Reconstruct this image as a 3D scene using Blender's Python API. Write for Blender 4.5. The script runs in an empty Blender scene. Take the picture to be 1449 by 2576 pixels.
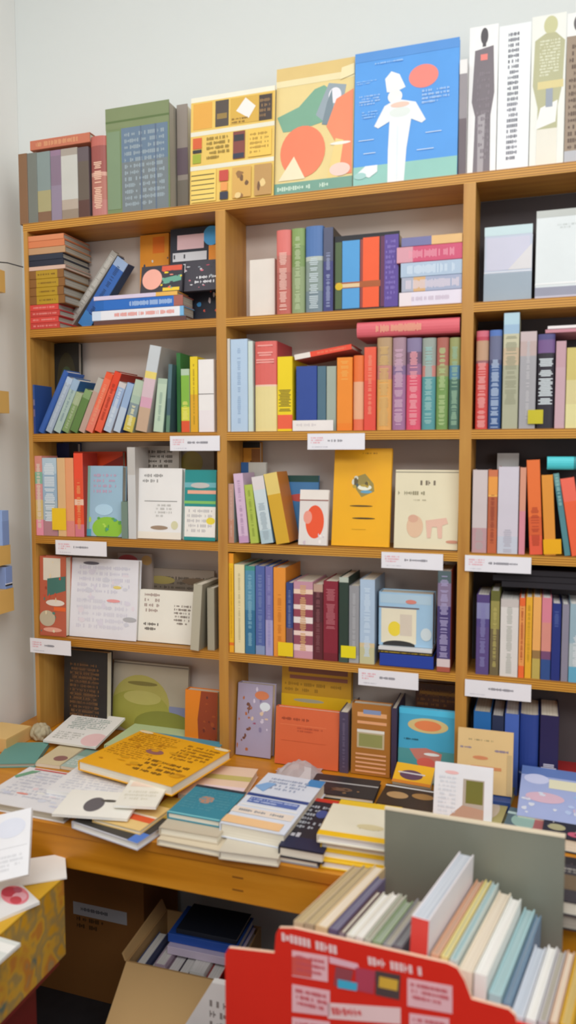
import bpy, math, random
from mathutils import Vector, Matrix
random.seed(7)
SC = bpy.context.scene
COL = SC.collection

# ------------------------------------------------------------------ camera
YAW, PITCH, ROLL, FPX = .31972, .07886, -.000987, 1899.3
CAM = Vector((0, -1.81, 1.53))
W0, H0 = 1449, 2576
cy, sy, cp, sp = math.cos(YAW), math.sin(YAW), math.cos(PITCH), math.sin(PITCH)
FW = Vector((-sy*cp, cy*cp, -sp)); RT = Vector((cy, sy, 0)); UP = RT.cross(FW)
_c, _s = math.cos(ROLL), math.sin(ROLL)
RT, UP = _c*RT + _s*UP, -_s*RT + _c*UP
def ray(x, y): return FW + RT*((x-W0/2)/FPX) - UP*((y-H0/2)/FPX)
def at(x, y, Y=None, Z=None, X=None):
    """the world point seen at photo pixel x, y that lies on the plane Y=, Z= or X="""
    d = ray(x, y)
    t = (Y-CAM.y)/d.y if Y is not None else ((Z-CAM.z)/d.z if Z is not None else (X-CAM.x)/d.x)
    return CAM + d*t
def px(P):
    v = Vector(P)-CAM; z = v.dot(FW)
    return W0/2+FPX*v.dot(RT)/z, H0/2-FPX*v.dot(UP)/z
def base_x(x, Y, Z):
    y = 1300
    for _ in range(6):
        X = at(x, y, Y=Y).x; y = px((X, Y, Z))[1]
    return X
cam = bpy.data.cameras.new('camera'); camo = bpy.data.objects.new('camera', cam); COL.objects.link(camo)
cam.sensor_fit = 'VERTICAL'; cam.sensor_height = 24; cam.lens = 24*FPX/H0
M = Matrix((RT, UP, -FW)).transposed().to_4x4(); M.translation = CAM
camo.matrix_world = M; cam.clip_start = .02
SC.camera = camo

# ------------------------------------------------------------------ materials
def lin(h):
    h = h.lstrip('#'); h = ''.join(c*2 for c in h) if len(h) == 3 else h
    o = []
    for i in (0, 2, 4):
        c = int(h[i:i+2], 16)/255
        o.append(c/12.92 if c <= .04045 else ((c+.055)/1.055)**2.4)
    return o
_m = {}
def mat(h, rough=.5, var=.06, scale=14, metal=0, gain=1.24):
    key = (h, rough, var, scale, gain)
    if key in _m: return _m[key]
    m = bpy.data.materials.new('paint_'+h); m.use_nodes = True
    n, l = m.node_tree.nodes, m.node_tree.links
    b = n['Principled BSDF']; b.inputs['Roughness'].default_value = rough; b.inputs['Metallic'].default_value = metal
    c = lin(h); g_ = min(gain, .9/max(max(c), .01)); c = [v*g_ for v in c]; tc = n.new('ShaderNodeTexCoord'); no = n.new('ShaderNodeTexNoise'); no.inputs['Scale'].default_value = scale
    no.inputs['Detail'].default_value = 3
    mx = n.new('ShaderNodeMix'); mx.data_type = 'RGBA'
    mx.inputs['A'].default_value = [v*(1-var) for v in c]+[1]; mx.inputs['B'].default_value = [min(1, v*(1+var)) for v in c]+[1]
    l.new(tc.outputs['Object'], no.inputs['Vector']); l.new(no.outputs['Fac'], mx.inputs['Factor'])
    l.new(mx.outputs['Result'], b.inputs['Base Color'])
    _m[key] = m; return m
def ramp(n, stops):
    r = n.new('ShaderNodeValToRGB'); e = r.color_ramp.elements
    while len(e) < len(stops): e.new(.5)
    for k, (p, h) in enumerate(stops): e[k].position = p; e[k].color = lin(h)+[1]
    return r
def wood_mat(name, a, b_, c, axis='X', rough=.42):
    m = bpy.data.materials.new(name); m.use_nodes = True
    n, l = m.node_tree.nodes, m.node_tree.links; b = n['Principled BSDF']; b.inputs['Roughness'].default_value = rough
    tc = n.new('ShaderNodeTexCoord'); mp = n.new('ShaderNodeMapping')
    s = {'X': (1.2, 14, 14), 'Y': (14, 1.2, 14), 'Z': (14, 14, 1.2)}[axis]
    mp.inputs['Scale'].default_value = s
    no = n.new('ShaderNodeTexNoise'); no.inputs['Scale'].default_value = 2.2; no.inputs['Detail'].default_value = 6; no.inputs['Distortion'].default_value = .6
    r = ramp(n, [(.3, a), (.52, b_), (.72, c)])
    l.new(tc.outputs['Object'], mp.inputs['Vector']); l.new(mp.outputs['Vector'], no.inputs['Vector'])
    l.new(no.outputs['Fac'], r.inputs['Fac']); l.new(r.outputs['Color'], b.inputs['Base Color'])
    return m
def ply_mat(name, period, stops, rough=.45):
    """edge of birch plywood: thin plies stacked in Z"""
    m = bpy.data.materials.new(name); m.use_nodes = True
    n, l = m.node_tree.nodes, m.node_tree.links; b = n['Principled BSDF']; b.inputs['Roughness'].default_value = rough
    tc = n.new('ShaderNodeTexCoord'); se = n.new('ShaderNodeSeparateXYZ')
    mu = n.new('ShaderNodeMath'); mu.operation = 'MULTIPLY'; mu.inputs[1].default_value = 2*math.pi/period
    si = n.new('ShaderNodeMath'); si.operation = 'SINE'
    ma = n.new('ShaderNodeMath'); ma.operation = 'MULTIPLY_ADD'; ma.inputs[1].default_value = .5; ma.inputs[2].default_value = .5
    no = n.new('ShaderNodeTexNoise'); no.inputs['Scale'].default_value = 6
    ad = n.new('ShaderNodeMath'); ad.operation = 'MULTIPLY_ADD'; ad.inputs[1].default_value = .35; ad.inputs[2].default_value = -.17
    a2 = n.new('ShaderNodeMath'); a2.operation = 'ADD'
    r = ramp(n, stops)
    l.new(tc.outputs['Object'], se.inputs[0]); l.new(se.outputs['Z'], mu.inputs[0]); l.new(mu.outputs[0], si.inputs[0]); l.new(si.outputs[0], ma.inputs[0])
    l.new(tc.outputs['Object'], no.inputs['Vector']); l.new(no.outputs['Fac'], ad.inputs[0]); l.new(ad.outputs[0], a2.inputs[0]); l.new(ma.outputs[0], a2.inputs[1])
    l.new(a2.outputs[0], r.inputs['Fac']); l.new(r.outputs['Color'], b.inputs['Base Color'])
    return m
def page_mat(name, a, b_):
    m = bpy.data.materials.new(name); m.use_nodes = True
    n, l = m.node_tree.nodes, m.node_tree.links; b = n['Principled BSDF']; b.inputs['Roughness'].default_value = .85
    tc = n.new('ShaderNodeTexCoord'); mp = n.new('ShaderNodeMapping'); mp.inputs['Scale'].default_value = (900, 3, 3)
    no = n.new('ShaderNodeTexNoise'); no.inputs['Scale'].default_value = 1.0
    r = ramp(n, [(.35, a), (.65, b_)])
    l.new(tc.outputs['Object'], mp.inputs['Vector']); l.new(mp.outputs['Vector'], no.inputs['Vector']); l.new(no.outputs['Fac'], r.inputs['Fac']); l.new(r.outputs['Color'], b.inputs['Base Color'])
    return m
PAGES = page_mat('page_edges', 'dcd4c0', 'f2ecdc')
PAGES_W = page_mat('page_edges_white', 'e2e0da', 'f6f4f0')
PAGES_G = page_mat('page_edges_grey', 'a09a8c', 'c4beb0')
WOOD = wood_mat('beech_veneer', 'a8702a', 'bc8438', 'ca9444', 'X')
WOODZ = wood_mat('beech_veneer_upright', 'b27a32', 'c08a3e', 'cb9849', 'Z')
WOODY = wood_mat('beech_veneer_inner', 'b98238', 'cc9848', 'd8a658', 'Z')
PLY = ply_mat('plywood_edge', .0056, [(.0, '8e5a18'), (.4, 'c08228'), (1, 'dca444')])
DESKW = wood_mat('desk_veneer', 'c07a12', 'd0881c', 'dc952a', 'X', .38)
DESKE = wood_mat('desk_edge', 'b06c14', 'bc781a', 'c88624', 'X', .45)

# ------------------------------------------------------------------ mesh helper
class MB:
    def __init__(s): s.v = []; s.f = []; s.m = []; s.mats = []
    def mi(s, m):
        if m not in s.mats: s.mats.append(m)
        return s.mats.index(m)
    def face(s, pts, m):
        k = len(s.v); s.v += [tuple(p) for p in pts]; s.f.append(tuple(range(k, k+len(pts)))); s.m.append(s.mi(m))
    def box(s, x0, x1, y0, y1, z0, z1, m, front=None, top=None):
        k = len(s.v)
        s.v += [(x0,y0,z0),(x1,y0,z0),(x1,y1,z0),(x0,y1,z0),(x0,y0,z1),(x1,y0,z1),(x1,y1,z1),(x0,y1,z1)]
        for idx, q in (((0,3,2,1),m),((4,5,6,7),top or m),((0,1,5,4),front or m),((1,2,6,5),m),((2,3,7,6),m),((3,0,4,7),m)):
            s.f.append(tuple(k+i for i in idx)); s.m.append(s.mi(q))
    def prism(s, pts, z0, z1, m, axis='z'):
        n = len(pts); k = len(s.v)
        def P(a, b, c): return (a, b, c) if axis == 'z' else (a, c, b)
        s.v += [P(a, b, z0) for a, b in pts]+[P(a, b, z1) for a, b in pts]
        s.f.append(tuple(k+i for i in range(n))); s.m.append(s.mi(m))
        s.f.append(tuple(k+n+i for i in reversed(range(n)))); s.m.append(s.mi(m))
        for i in range(n):
            j = (i+1) % n
            s.f.append((k+i, k+n+i, k+n+j, k+j)); s.m.append(s.mi(m))
    def tube(s, pts, r, m, seg=8):
        rings = []
        for i, p in enumerate(pts):
            p = Vector(p); a = Vector(pts[max(i-1, 0)]); b = Vector(pts[min(i+1, len(pts)-1)])
            t = (b-a).normalized(); u = t.orthogonal().normalized(); w = t.cross(u)
            k = len(s.v); s.v += [tuple(p+(u*math.cos(2*math.pi*j/seg)+w*math.sin(2*math.pi*j/seg))*r) for j in range(seg)]; rings.append(k)
        for a, b in zip(rings, rings[1:]):
            for j in range(seg): s.f.append((a+j, a+(j+1) % seg, b+(j+1) % seg, b+j)); s.m.append(s.mi(m))
    def build(s, name, parent=None, bevel=0, fix=True):
        me = bpy.data.meshes.new(name); me.from_pydata(s.v, [], s.f); me.update()
        for m in s.mats: me.materials.append(m)
        me.polygons.foreach_set('material_index', s.m); me.update()
        if fix:
            import bmesh
            bm = bmesh.new(); bm.from_mesh(me); bmesh.ops.remove_doubles(bm, verts=bm.verts, dist=1e-6); bm.to_mesh(me); bm.free()
        o = bpy.data.objects.new(name, me); COL.objects.link(o)
        if parent is not None: o.parent = parent
        if bevel:
            b = o.modifiers.new('bevel', 'BEVEL'); b.width = bevel; b.segments = 2; b.limit_method = 'ANGLE'
        return o
LABELS = set()
def tag(o, label=None, cat=None, group=None, kind=None):
    if label:
        n = len(label.split())
        if label in LABELS: print('DUPLABEL', label)
        if n < 4 or n > 16: print('LABELLEN', n, label)
        LABELS.add(label); o['label'] = label
    if cat: o['category'] = cat
    if group: o['group'] = group
    if kind: o['kind'] = kind
    return o
def empty(name, loc=(0, 0, 0), mw=None):
    o = bpy.data.objects.new(name, None); COL.objects.link(o); o.empty_display_size = .03
    if mw is not None: o.matrix_world = mw
    else: o.location = loc
    return o
def rect(mb, u0, v0, u1, v1, m, P): mb.face([P(u0, v0), P(u1, v0), P(u1, v1), P(u0, v1)], m)
def words(mb, u0, v0, u1, v1, h, n, P, k=0, dens=.75, rng=random):
    """n lines of letter-like strokes too soft in the photo to read"""
    m = mat(h, .6, 0)
    for i in range(n):
        a = v1-(v1-v0)*(i+.15)/n; b = v1-(v1-v0)*(i+.75)/n
        x = u0; end = u0+(u1-u0)*(1 if i < n-1 else rng.uniform(.5, .95)); step = max((a-b)*.55, .0006)
        while x < end-step:
            if rng.random() < dens:
                t = rng.choice((0, 0, 1, 2))
                if t == 0: rect(mb, x, b, min(x+step*.75, end), a, m, P)
                elif t == 1:
                    rect(mb, x, b, x+step*.3, a, m, P); rect(mb, x+step*.3, b+(a-b)*.35, x+step*.75, b+(a-b)*.65, m, P)
                else: rect(mb, x, b+(a-b)*.2, x+step*.75, a-(a-b)*.2, m, P)
            x += step
def clip01(pts):
    """keep a printed shape inside its cover"""
    for ax, lim, sg in ((0, .003, 1), (0, .997, -1), (1, .003, 1), (1, .997, -1)):
        out = []
        for a, b in zip(pts, pts[1:]+pts[:1]):
            ia, ib = (a[ax]-lim)*sg >= 0, (b[ax]-lim)*sg >= 0
            if ia: out.append(a)
            if ia != ib:
                t = (lim-a[ax])/(b[ax]-a[ax]); out.append((a[0]+(b[0]-a[0])*t, a[1]+(b[1]-a[1])*t))
        pts = out
        if len(pts) < 3: return None
    return pts
def art(mb, items, W, H, P3, rng):
    """cover picture: flat printed shapes laid just proud of the board"""
    off = .0003
    for it in items:
        k = it[0]
        def P(u, v, o=off): return P3(u, v, o)
        if k == 'r': rect(mb, it[1]*W, it[2]*H, it[3]*W, it[4]*H, mat(it[5]), P)
        elif k == 'e':
            pts = clip01([(it[1]+it[3]*math.cos(a), it[2]+it[4]*math.sin(a)) for a in [2*math.pi*i/28 for i in range(28)]])
            if pts: mb.face([P(u*W, v*H) for u, v in pts], mat(it[5]))
        elif k == 'p':
            pts = clip01(list(it[1]))
            if pts: mb.face([P(u*W, v*H) for u, v in pts], mat(it[2]))
        elif k == 't': words(mb, it[1]*W, it[2]*H, it[3]*W, it[4]*H, it[5], it[6], P, rng=rng)
        elif k == 's':
            for _ in range(it[6]):
                u = rng.uniform(it[1], it[3]); v = rng.uniform(it[2], it[4]); r = rng.uniform(.02, .07); q = rng.uniform(.015, .05)
                a0 = rng.uniform(0, 3)
                pts = [(u+r*math.cos(a)*rng.uniform(.6, 1), v+q*math.sin(a)*rng.uniform(.6, 1)) for a in [a0+2*math.pi*i/8 for i in range(8)]]
                pts = [(min(max(a, .005), .995), min(max(b, .005), .995)) for a, b in pts]
                off += .00001
                mb.face([P(a*W, b*H, off) for a, b in pts], mat(rng.choice(it[5])))
        off += .00012

# ------------------------------------------------------------------ the book: spine at y=0, depth along +y, thickness x, height z
def book(w, h, d, spine, side=None, pages=None, round_=False, txt=None, cov=None, name='book', mw=None, stick=None, lift=.0025, soft=False):
    rng = random.Random(int(w*1e6)+int(h*1e5)+len(LABELS))
    root = empty(name, mw=mw)
    c = min(.0022 if not soft else .0008, w*.2)
    bands = [(1.0, spine)] if isinstance(spine, str) else spine
    side = side or bands[0][1]
    mb = MB()
    yr = min(.3*w, .008) if round_ else min(.04*w, .0012)
    ns = 8 if round_ else 2
    arc = [(-w/2*math.cos(math.pi*i/ns), yr*(1-math.sin(math.pi*i/ns))) for i in range(ns+1)] if round_ else [(-w/2, yr), (-w/2+yr, 0), (w/2-yr, 0), (w/2, yr)]
    outer = [(-w/2, d)]+arc+[(w/2, d)]
    inner = [(-w/2+c, d)]+[(max(-w/2+c, min(w/2-c, x)), y+c) for x, y in arc]+[(w/2-c, d)]
    zs = [h]; cols = []
    for f, hx in bands: zs.append(max(0, h*(1-f))); cols.append(hx)
    zs[-1] = 0
    ms = mat(side)
    for (zt, zb), hx in zip(zip(zs, zs[1:]), cols):
        ma = mat(hx)
        for i in range(len(outer)-1):
            (x0, y0), (x1, y1) = outer[i], outer[i+1]
            q = ms if i in (0, len(outer)-2) else ma
            mb.face([(x0, y0, zb), (x1, y1, zb), (x1, y1, zt), (x0, y0, zt)], q)
    for i in range(len(outer)-1):
        (x0, y0), (x1, y1) = inner[i], inner[i+1]; (a0, b0), (a1, b1) = outer[i], outer[i+1]
        mb.face([(x1, y1, 0), (x0, y0, 0), (x0, y0, h), (x1, y1, h)], ms)
        mb.face([(a0, b0, h), (a1, b1, h), (x1, y1, h), (x0, y0, h)], ms)
        mb.face([(a1, b1, 0), (a0, b0, 0), (x0, y0, 0), (x1, y1, 0)], ms)
    for s in (-1, 1):
        mb.face([(s*w/2, d, 0), (s*(w/2-c), d, 0), (s*(w/2-c), d, h), (s*w/2, d, h)], ms)
    if txt:   # lettering down the spine: (hex, from, to, width share)
        for t in (txt if isinstance(txt, list) else [txt]):
            hx, f0, f1, ws = t
            m = mat(hx, .5, 0); z = h*(1-f0); end = h*(1-f1); st = max(w*.1, .0016)
            while z > end:
                if rng.random() < .8:
                    ww = w*ws/2*rng.choice((.7, 1, 1, .85))
                    mb.face([(-ww, -.0003, z-st*.6), (ww, -.0003, z-st*.6), (ww, -.0003, z), (-ww, -.0003, z)], m)
                z -= st
    if cov:
        art(mb, cov, d, h, lambda u, v, o: (w/2+o, u, v), rng)
    mb.build('cover', root)
    pb = MB(); e = min(lift, h*.1) if not soft else .0002
    pb.box(-w/2+c, w/2-c, yr+c+.0002, d-(.003 if not soft else .0002), e, h-e, pages or PAGES)
    pb.build('page_block', root)
    if stick:   # (hex, z share from, to, overhang) price or series sticker wrapped on the spine
        hx, f0, f1 = stick[:3]; sb = MB()
        if len(stick) > 4: sb.box(-w/2-stick[4][0], w/2+stick[4][1], -.0011, -.0003, h*(1-f1), h*(1-f0), mat(hx, .4))
        else: sb.box(-w/2-.0006, w/2+.0006, -.0009, yr*.5+.006, h*(1-f1), h*(1-f0), mat(hx, .4))
        so = sb.build('sticker', root); so['label'] = stick[3]
    return root
def MW(ex, ey, ez, loc):
    m = Matrix((ex, ey, ez)).transposed().to_4x4(); m.translation = loc; return m

ZS = {1: 2.162, 2: 1.873, 3: 1.583, 4: 1.294, 5: 1.003, 6: .712}
TH = .022; DEP = .145
UX = [-1.366, -.779, -.163, .45]; UT = .027
ORD = {1: 'top', 2: 'second', 3: 'third', 4: 'fourth', 5: 'fifth', 6: 'bottom'}
BAY = {1: 'left', 2: 'middle', 3: 'right'}
class Row:
    def __init__(s, bay, row, Y=.004):
        s.b, s.r, s.Y, s.Z = bay, row, Y, ZS[row]+.0004
        s.loc = f"on the {ORD[row]} shelf, {BAY[bay]} bay" if row > 1 else f"on top of the {BAY[bay]} bay"
        s.group = f"books {s.loc}"
        s.lo, s.hi = (UX[bay-1]+UT/2+.001, UX[bay]-UT/2-.001) if row > 1 else (-9, 9)
        if bay == 1 and row > 1: s.lo = -1.3595
        s.d = .128; s.top = ZS[row-1]-TH-.003 if row > 1 else 9
    def cl(s, X): return min(max(X, s.lo), s.hi)
    def tag(s, o, desc, cat='book'): tag(o, f"{desc} {s.loc}", cat, s.group)
    def S(s, x0, x1, yt, spine, desc, lean=0, Y=None, d=None, z=None, XX=None, **k):
        """upright book by the photo's left and right edge at its foot and its top edge"""
        Y = s.Y+random.uniform(0, .003) if Y is None else Y; Z = s.Z if z is None else z
        X0, X1 = XX if XX else (s.cl(base_x(x0, Y, Z)), s.cl(base_x(x1, Y, Z)-.0006)); d = d or s.d
        a = math.radians(lean)
        w = (X1-X0)*math.cos(a)
        T = at((x0+x1)/2, yt, Y=Y).z
        h = (T-Z)/math.cos(a) - (abs(w*math.tan(a)) if a else 0)
        if Z+h*math.cos(a)+w*abs(math.sin(a)) > s.top and z is None: h = (s.top-Z-w*abs(math.sin(a)))/math.cos(a)
        d = min(d, DEP-Y-.004)
        R = Matrix.Rotation(a, 3, 'Y')
        piv = Vector((X1 if a > 0 else X0, Y, Z)) if a else Vector(((X0+X1)/2, Y, Z))
        off = Vector((-w/2 if a > 0 else w/2, 0, 0)) if a else Vector((0, 0, 0))
        o = book(w, h, d, spine, mw=MW(R.col[0], R.col[1], R.col[2], piv+R@off), **k)
        s.tag(o, desc); return o
    def H(s, x0, x1, z, t, spine, desc, Y=None, d=.128, yaw=0, **k):
        """book lying on its side, spine to the front; returns the height of its upper face"""
        Y = s.Y if Y is None else Y
        X0, X1 = s.cl(base_x(x0, Y, z)), s.cl(base_x(x1, Y, z))
        R = Matrix.Rotation(math.radians(yaw), 3, 'Z')@Matrix.Rotation(math.pi/2, 3, 'Y')
        d = min(d, DEP-Y-.004)
        o = book(t-.0005, X1-X0, d, spine, mw=MW(R.col[0], R.col[1], R.col[2], Vector((X0, Y, z+t/2))), **k)
        s.tag(o, desc); return z+t
    def F(s, x0, x1, yt, face, desc, t=.012, Y=.02, tilt=6, cov=(), z=None, cat='book', rot=0, name='book', spinecol=None, **k):
        """book shown front cover outwards"""
        Z = s.Z if z is None else z
        X0, X1 = s.cl(base_x(x0, Y, Z)), s.cl(base_x(x1, Y, Z))
        a = math.radians(tilt); T = at((x0+x1)/2, yt, Y=Y).z
        h = (T-Z)
        for _ in range(3): T = at((x0+x1)/2, yt, Y=Y+h*math.sin(a)).z; h = (T-Z-t*math.sin(a))/math.cos(a)
        h = min(h, (s.top-Z-t*math.sin(a))/math.cos(a))
        R = Matrix.Rotation(math.radians(rot), 3, 'Z')@Matrix.Rotation(-a, 3, 'X')@Matrix.Rotation(-math.pi/2, 3, 'Z')
        piv = Vector((X0, Y+t*math.cos(a), Z))
        off = R@Vector((t/2, 0, 0))
        o = book(t, h, X1-X0, spinecol or face, side=face, cov=cov, name=name, mw=MW(R.col[0], R.col[1], R.col[2], piv+off), **k)
        s.tag(o, desc, cat); return o
def flat(nl, nr, fl, z, t, face, desc, cov=(), name='book', cat='book', group='books laid out on the desk', **k):
    """book lying cover up: photo pixels of its near left, near right and far left corner, heights of the cover there"""
    z = z if isinstance(z, tuple) else (z, z, z)
    A, B, C_ = at(*nl, Z=z[0]), at(*nr, Z=z[1]), at(*fl, Z=z[2])
    er = (B-A); wd = er.length; er.normalize(); ef = C_-A; ef = ef-er*ef.dot(er); hg = ef.length; ef.normalize()
    n = er.cross(ef)
    o = book(t, hg, wd, k.pop('spine', face), side=face, cov=cov, name=name, mw=MW(n, er, ef, A-n*(t/2)), **k)
    tag(o, desc, cat, group); return o

def lean_run(R, items):
    """books propped on one another: each leans a little less or more than the last, so the feet keep small gaps"""
    L = []
    for x0, x1, yt, sp_, ds, ln, kw in items:
        Y = kw.get('Y', R.Y+.0015)
        L.append([R.cl(base_x(x0, Y, R.Z)), R.cl(base_x(x1, Y, R.Z)-.0006), at((x0+x1)/2, yt, Y=Y).z-R.Z, math.tan(math.radians(ln))])
    for a, b in zip(L, L[1:]):
        gap = max(0, min(a[2], b[2])*(a[3]-b[3]))+.0007 - (b[0]-a[1])
        if gap > 0: a[1] -= gap*.5; b[0] += gap*.5
    for (x0, x1, yt, sp_, ds, ln, kw), q in zip(items, L): R.S(x0, x1, yt, sp_, ds, lean=ln, XX=(q[0], q[1]), **kw)
# ------------------------------------------------------------------ room
WALL = mat('dfe3e1', .9, .015, 2, gain=1.0); WALLL = mat('f0f0ec', .9, .02, 2, gain=1)
def struct(name, mb, **k):
    o = mb.build(name, **k); o['kind'] = 'structure'; return o
mb = MB(); mb.box(-1.52, 2.2, DEP, DEP+.08, 0, 3.3, WALL); struct('wall_back', mb)
mb = MB(); mb.box(-1.6, -1.49, -3.2, DEP-.0005, 0, 3.3, WALLL); struct('wall_left', mb)
mb = MB(); mb.box(-1.6, 2.2, -3.2, DEP+.08, -.05, 0, mat('2c2c30', .7, .25, 30)); struct('floor', mb)
mb = MB(); mb.box(-1.6, 2.2, -3.2, DEP+.08, 3.3, 3.36, mat('e8e8e4', .9, .02, 2)); struct('ceiling', mb)

# ------------------------------------------------------------------ bookcase
bc = empty('bookcase', (0, 0, .712)); tag(bc, 'open beech plywood bookcase of three bays against the white wall', 'bookcase')
mb = MB(); mb.box(UX[0]-.007, UX[3]+UT/2, 0, DEP-.001, ZS[1]-TH, ZS[1], WOOD, front=PLY)
o = mb.build('top_board'); o.parent = bc; o.location = (0, 0, -.712)
for i, x in enumerate(UX):
    ut = UT if i else .0125
    mb = MB(); mb.box(-ut/2, ut/2, 0, DEP-.001, .0005, ZS[1]-TH-.712, WOODY, front=WOODZ)
    o = mb.build('upright', bc); o.location = (x, 0, 0)
for b in range(3):
    xa, xb = UX[b]+(UT/2 if b else .00625), UX[b+1]-UT/2
    for r in range(2, 6):
        mb = MB(); mb.box(xa-(xa+xb)/2, xb-(xa+xb)/2, 0, DEP-.003, -TH, 0, WOOD, front=PLY if b else ply_mat('plywood_edge_dark', .0056, [(0, '96600f'), (.5, 'b87a20'), (1, 'cc9038')]))  # left bay edges use a darker ply tone
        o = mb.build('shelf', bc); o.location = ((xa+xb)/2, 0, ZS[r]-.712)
    mb = MB(); mb.box(xa+.0005, xb-.0005, DEP-.0026, DEP-.0012, .001, ZS[1]-TH-.713, mat('4c4648' if b == 2 else 'cabfb6', .8, .08, 3))  # added panels; left and middle ones carry the wall's shadow in their colour
    o = mb.build('added_back_panel', bc); o['label'] = 'dark grey back panel' if b == 2 else 'greyish beige added panel, wall shade in its colour'

# ------------------------------------------------------------------ desk
dk = empty('desk', (-.45, -.2, 0)); tag(dk, 'long orange-brown wooden desk with a deep front apron below the bookcase', 'desk')
def dpart(name, *b, m=DESKW, **k):
    mb = MB(); mb.box(b[0]+.45, b[1]+.45, b[2]+.2, b[3]+.2, b[4], b[5], m, **k); return mb.build(name, dk, bevel=.0015)
dpart('desktop', -1.47, .6, -.445, DEP-.002, .688, .7118, front=DESKE)
ap = dpart('apron', -1.46, .59, -.44, -.418, .6122, .6875)
for z in (.665, .638):
    mb = MB(); x, y = at(598, 2195, Y=-.44).x, -.44
    mb.box(x-.012+.45, x+.012+.45, y-.0006+.2, y+.0001+.2, z-.0016, z+.0016, mat('7d4c0c')); mb.build('slot', dk)
for x in (-1.465, .56): dpart('side_panel', x, x+.024, -.415, DEP-.004, .0005, .6875)
dpart('under_desk_shade', -1.44, .559, DEP-.012, DEP-.004, .25, .6875, m=mat('2a1c10', .7, gain=1))  # dark sheet added to stand for the shadow under the desk

# ------------------------------------------------------------------ bay 1
R = Row(1, 1); S, F, H = R.S, R.F, R.H
for a in [(50, 72, 386, '7c5a3e', 'brown book at the far left end'), (72, 96, 384, '6c6f68', 'grey-green book beside the brown one'),
          (96, 130, 381, [(.55, '7b8886'), (.85, '9c946c'), (1, '7a5a44')], 'teal-grey book with an ochre foot'),
          (130, 156, 377, [(.08, '8a6f86'), (.5, '7d6a7c'), (1, '86798c')], 'mauve book with a plain spine'),
          (156, 198, 372, [(.1, '9c9288'), (.72, 'b9b8b2'), (.86, 'a89a8c'), (1, '8c7c6c')], 'wide pale grey book'),
          (198, 226, 369, [(.2, '5c5054'), (.75, '5e5248'), (1, '54362f')], 'dark brown book before the red one')]:
    last = S(*a[:4], a[4])
S(229, 268, 341, [(.12, 'b06055'), (.45, '8f4a44'), (.5, 'c39585'), (.8, 'a5675a'), (1, 'ad6f68')], 'tall brick red book', txt=('e0b8a0', .3, .9, .5), round_=True)
zt = max(at(140, 378, Y=R.Y).z, at(213, 372, Y=R.Y).z)+.0085
H(76, 226, zt, .026, 'b86a50', 'orange-red book lying across the others', txt=('d09a70', .2, .9, .5))
g = F(270, 428, 262, '6f8056', 'green boxed book set with a blue-grey front', t=.1, Y=.012, tilt=0, name='boxed_book_set', cat='box',
      pages=PAGES_G, spinecol='66704e', cov=[('r', 0, .8, 1, 1, '74805a'), ('r', 0, .86, 1, .88, '55683c'), ('r', .25, 0, .98, .8, '5f7388'), ('r', .25, 0, .98, .48, '6c7478'),
      ('r', .02, .05, .23, .78, '74886a'), ('t', .3, .05, .95, .76, '8d9aa2', 12), ('r', .55, 0, .57, .8, '55647a'), ('r', .78, 0, .8, .8, '55647a')])
F(447, 474, 262, '8a8078', 'narrow grey-brown book behind the green set', t=.05, Y=.05, tilt=0, cov=[('r', 0, .35, 1, .6, '5e4f58'), ('r', 0, 0, 1, .3, '6d665c')])
YC = [('r', 0, 0, 1, 1, 'd8b65a'), ('r', 0, .955, 1, 1, 'dcd8c6'), ('r', 0, .64, 1, .68, 'd6d2c0'), ('r', 0, .32, 1, .36, 'd6d2c0'),
      ('r', .03, .7, .26, .94, 'd49c40'), ('r', .3, .7, .46, .94, '4a403a'), ('r', .32, .77, .44, .82, '8a7038'), ('r', .48, .7, .98, .94, 'c8a040'), ('p', [(.55, .82), (.66, .93), (.78, .84), (.7, .74)], 'e4e0da'), ('r', .82, .7, .97, .93, '3a2e2a'), ('t', .5, .7, .7, .76, '7c5c28', 2), ('t', .83, .72, .96, .9, '8a6c48', 4),
      ('r', .03, .52, .14, .62, 'c8582c'), ('r', .03, .385, .13, .47, '94a02c'), ('r', .03, .48, .14, .51, '2c2a2c'), ('t', .2, .4, .48, .62, '8c7434', 5), ('r', .52, .38, .66, .63, '7a3c34'), ('r', .53, .54, .65, .6, '2e2a30'), ('r', .52, .385, .65, .43, '2c3044'), ('r', .7, .38, .97, .62, 'e0b850'), ('t', .72, .4, .95, .6, 'a07c30', 5),
      ('r', .02, .02, .32, .31, 'e0c264')]+[('r', .02, .04+.045*i, .3, .048+.045*i, '5c4e30') for i in range(6)]+[('r', .36, .19, .47, .29, 'b84438'), ('r', .37, .02, .47, .09, '2e3040'), ('r', .38, .1, .46, .18, 'd8904c'), ('r', .52, .02, .74, .3, 'c89c50'), ('r', .78, .02, .98, .3, 'b08850'), ('s', .55, .03, .95, .28, ['6c4c30', 'd8bc80', '8c6438'], 8)]
F(478, 688, 232, 'dcbc5c', 'yellow comic collection with three rows of small pictures', t=.03, Y=.012, tilt=3, cov=YC, name='picture_book')
R = Row(2, 1); F, S, H = R.F, R.S, R.H
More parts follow.
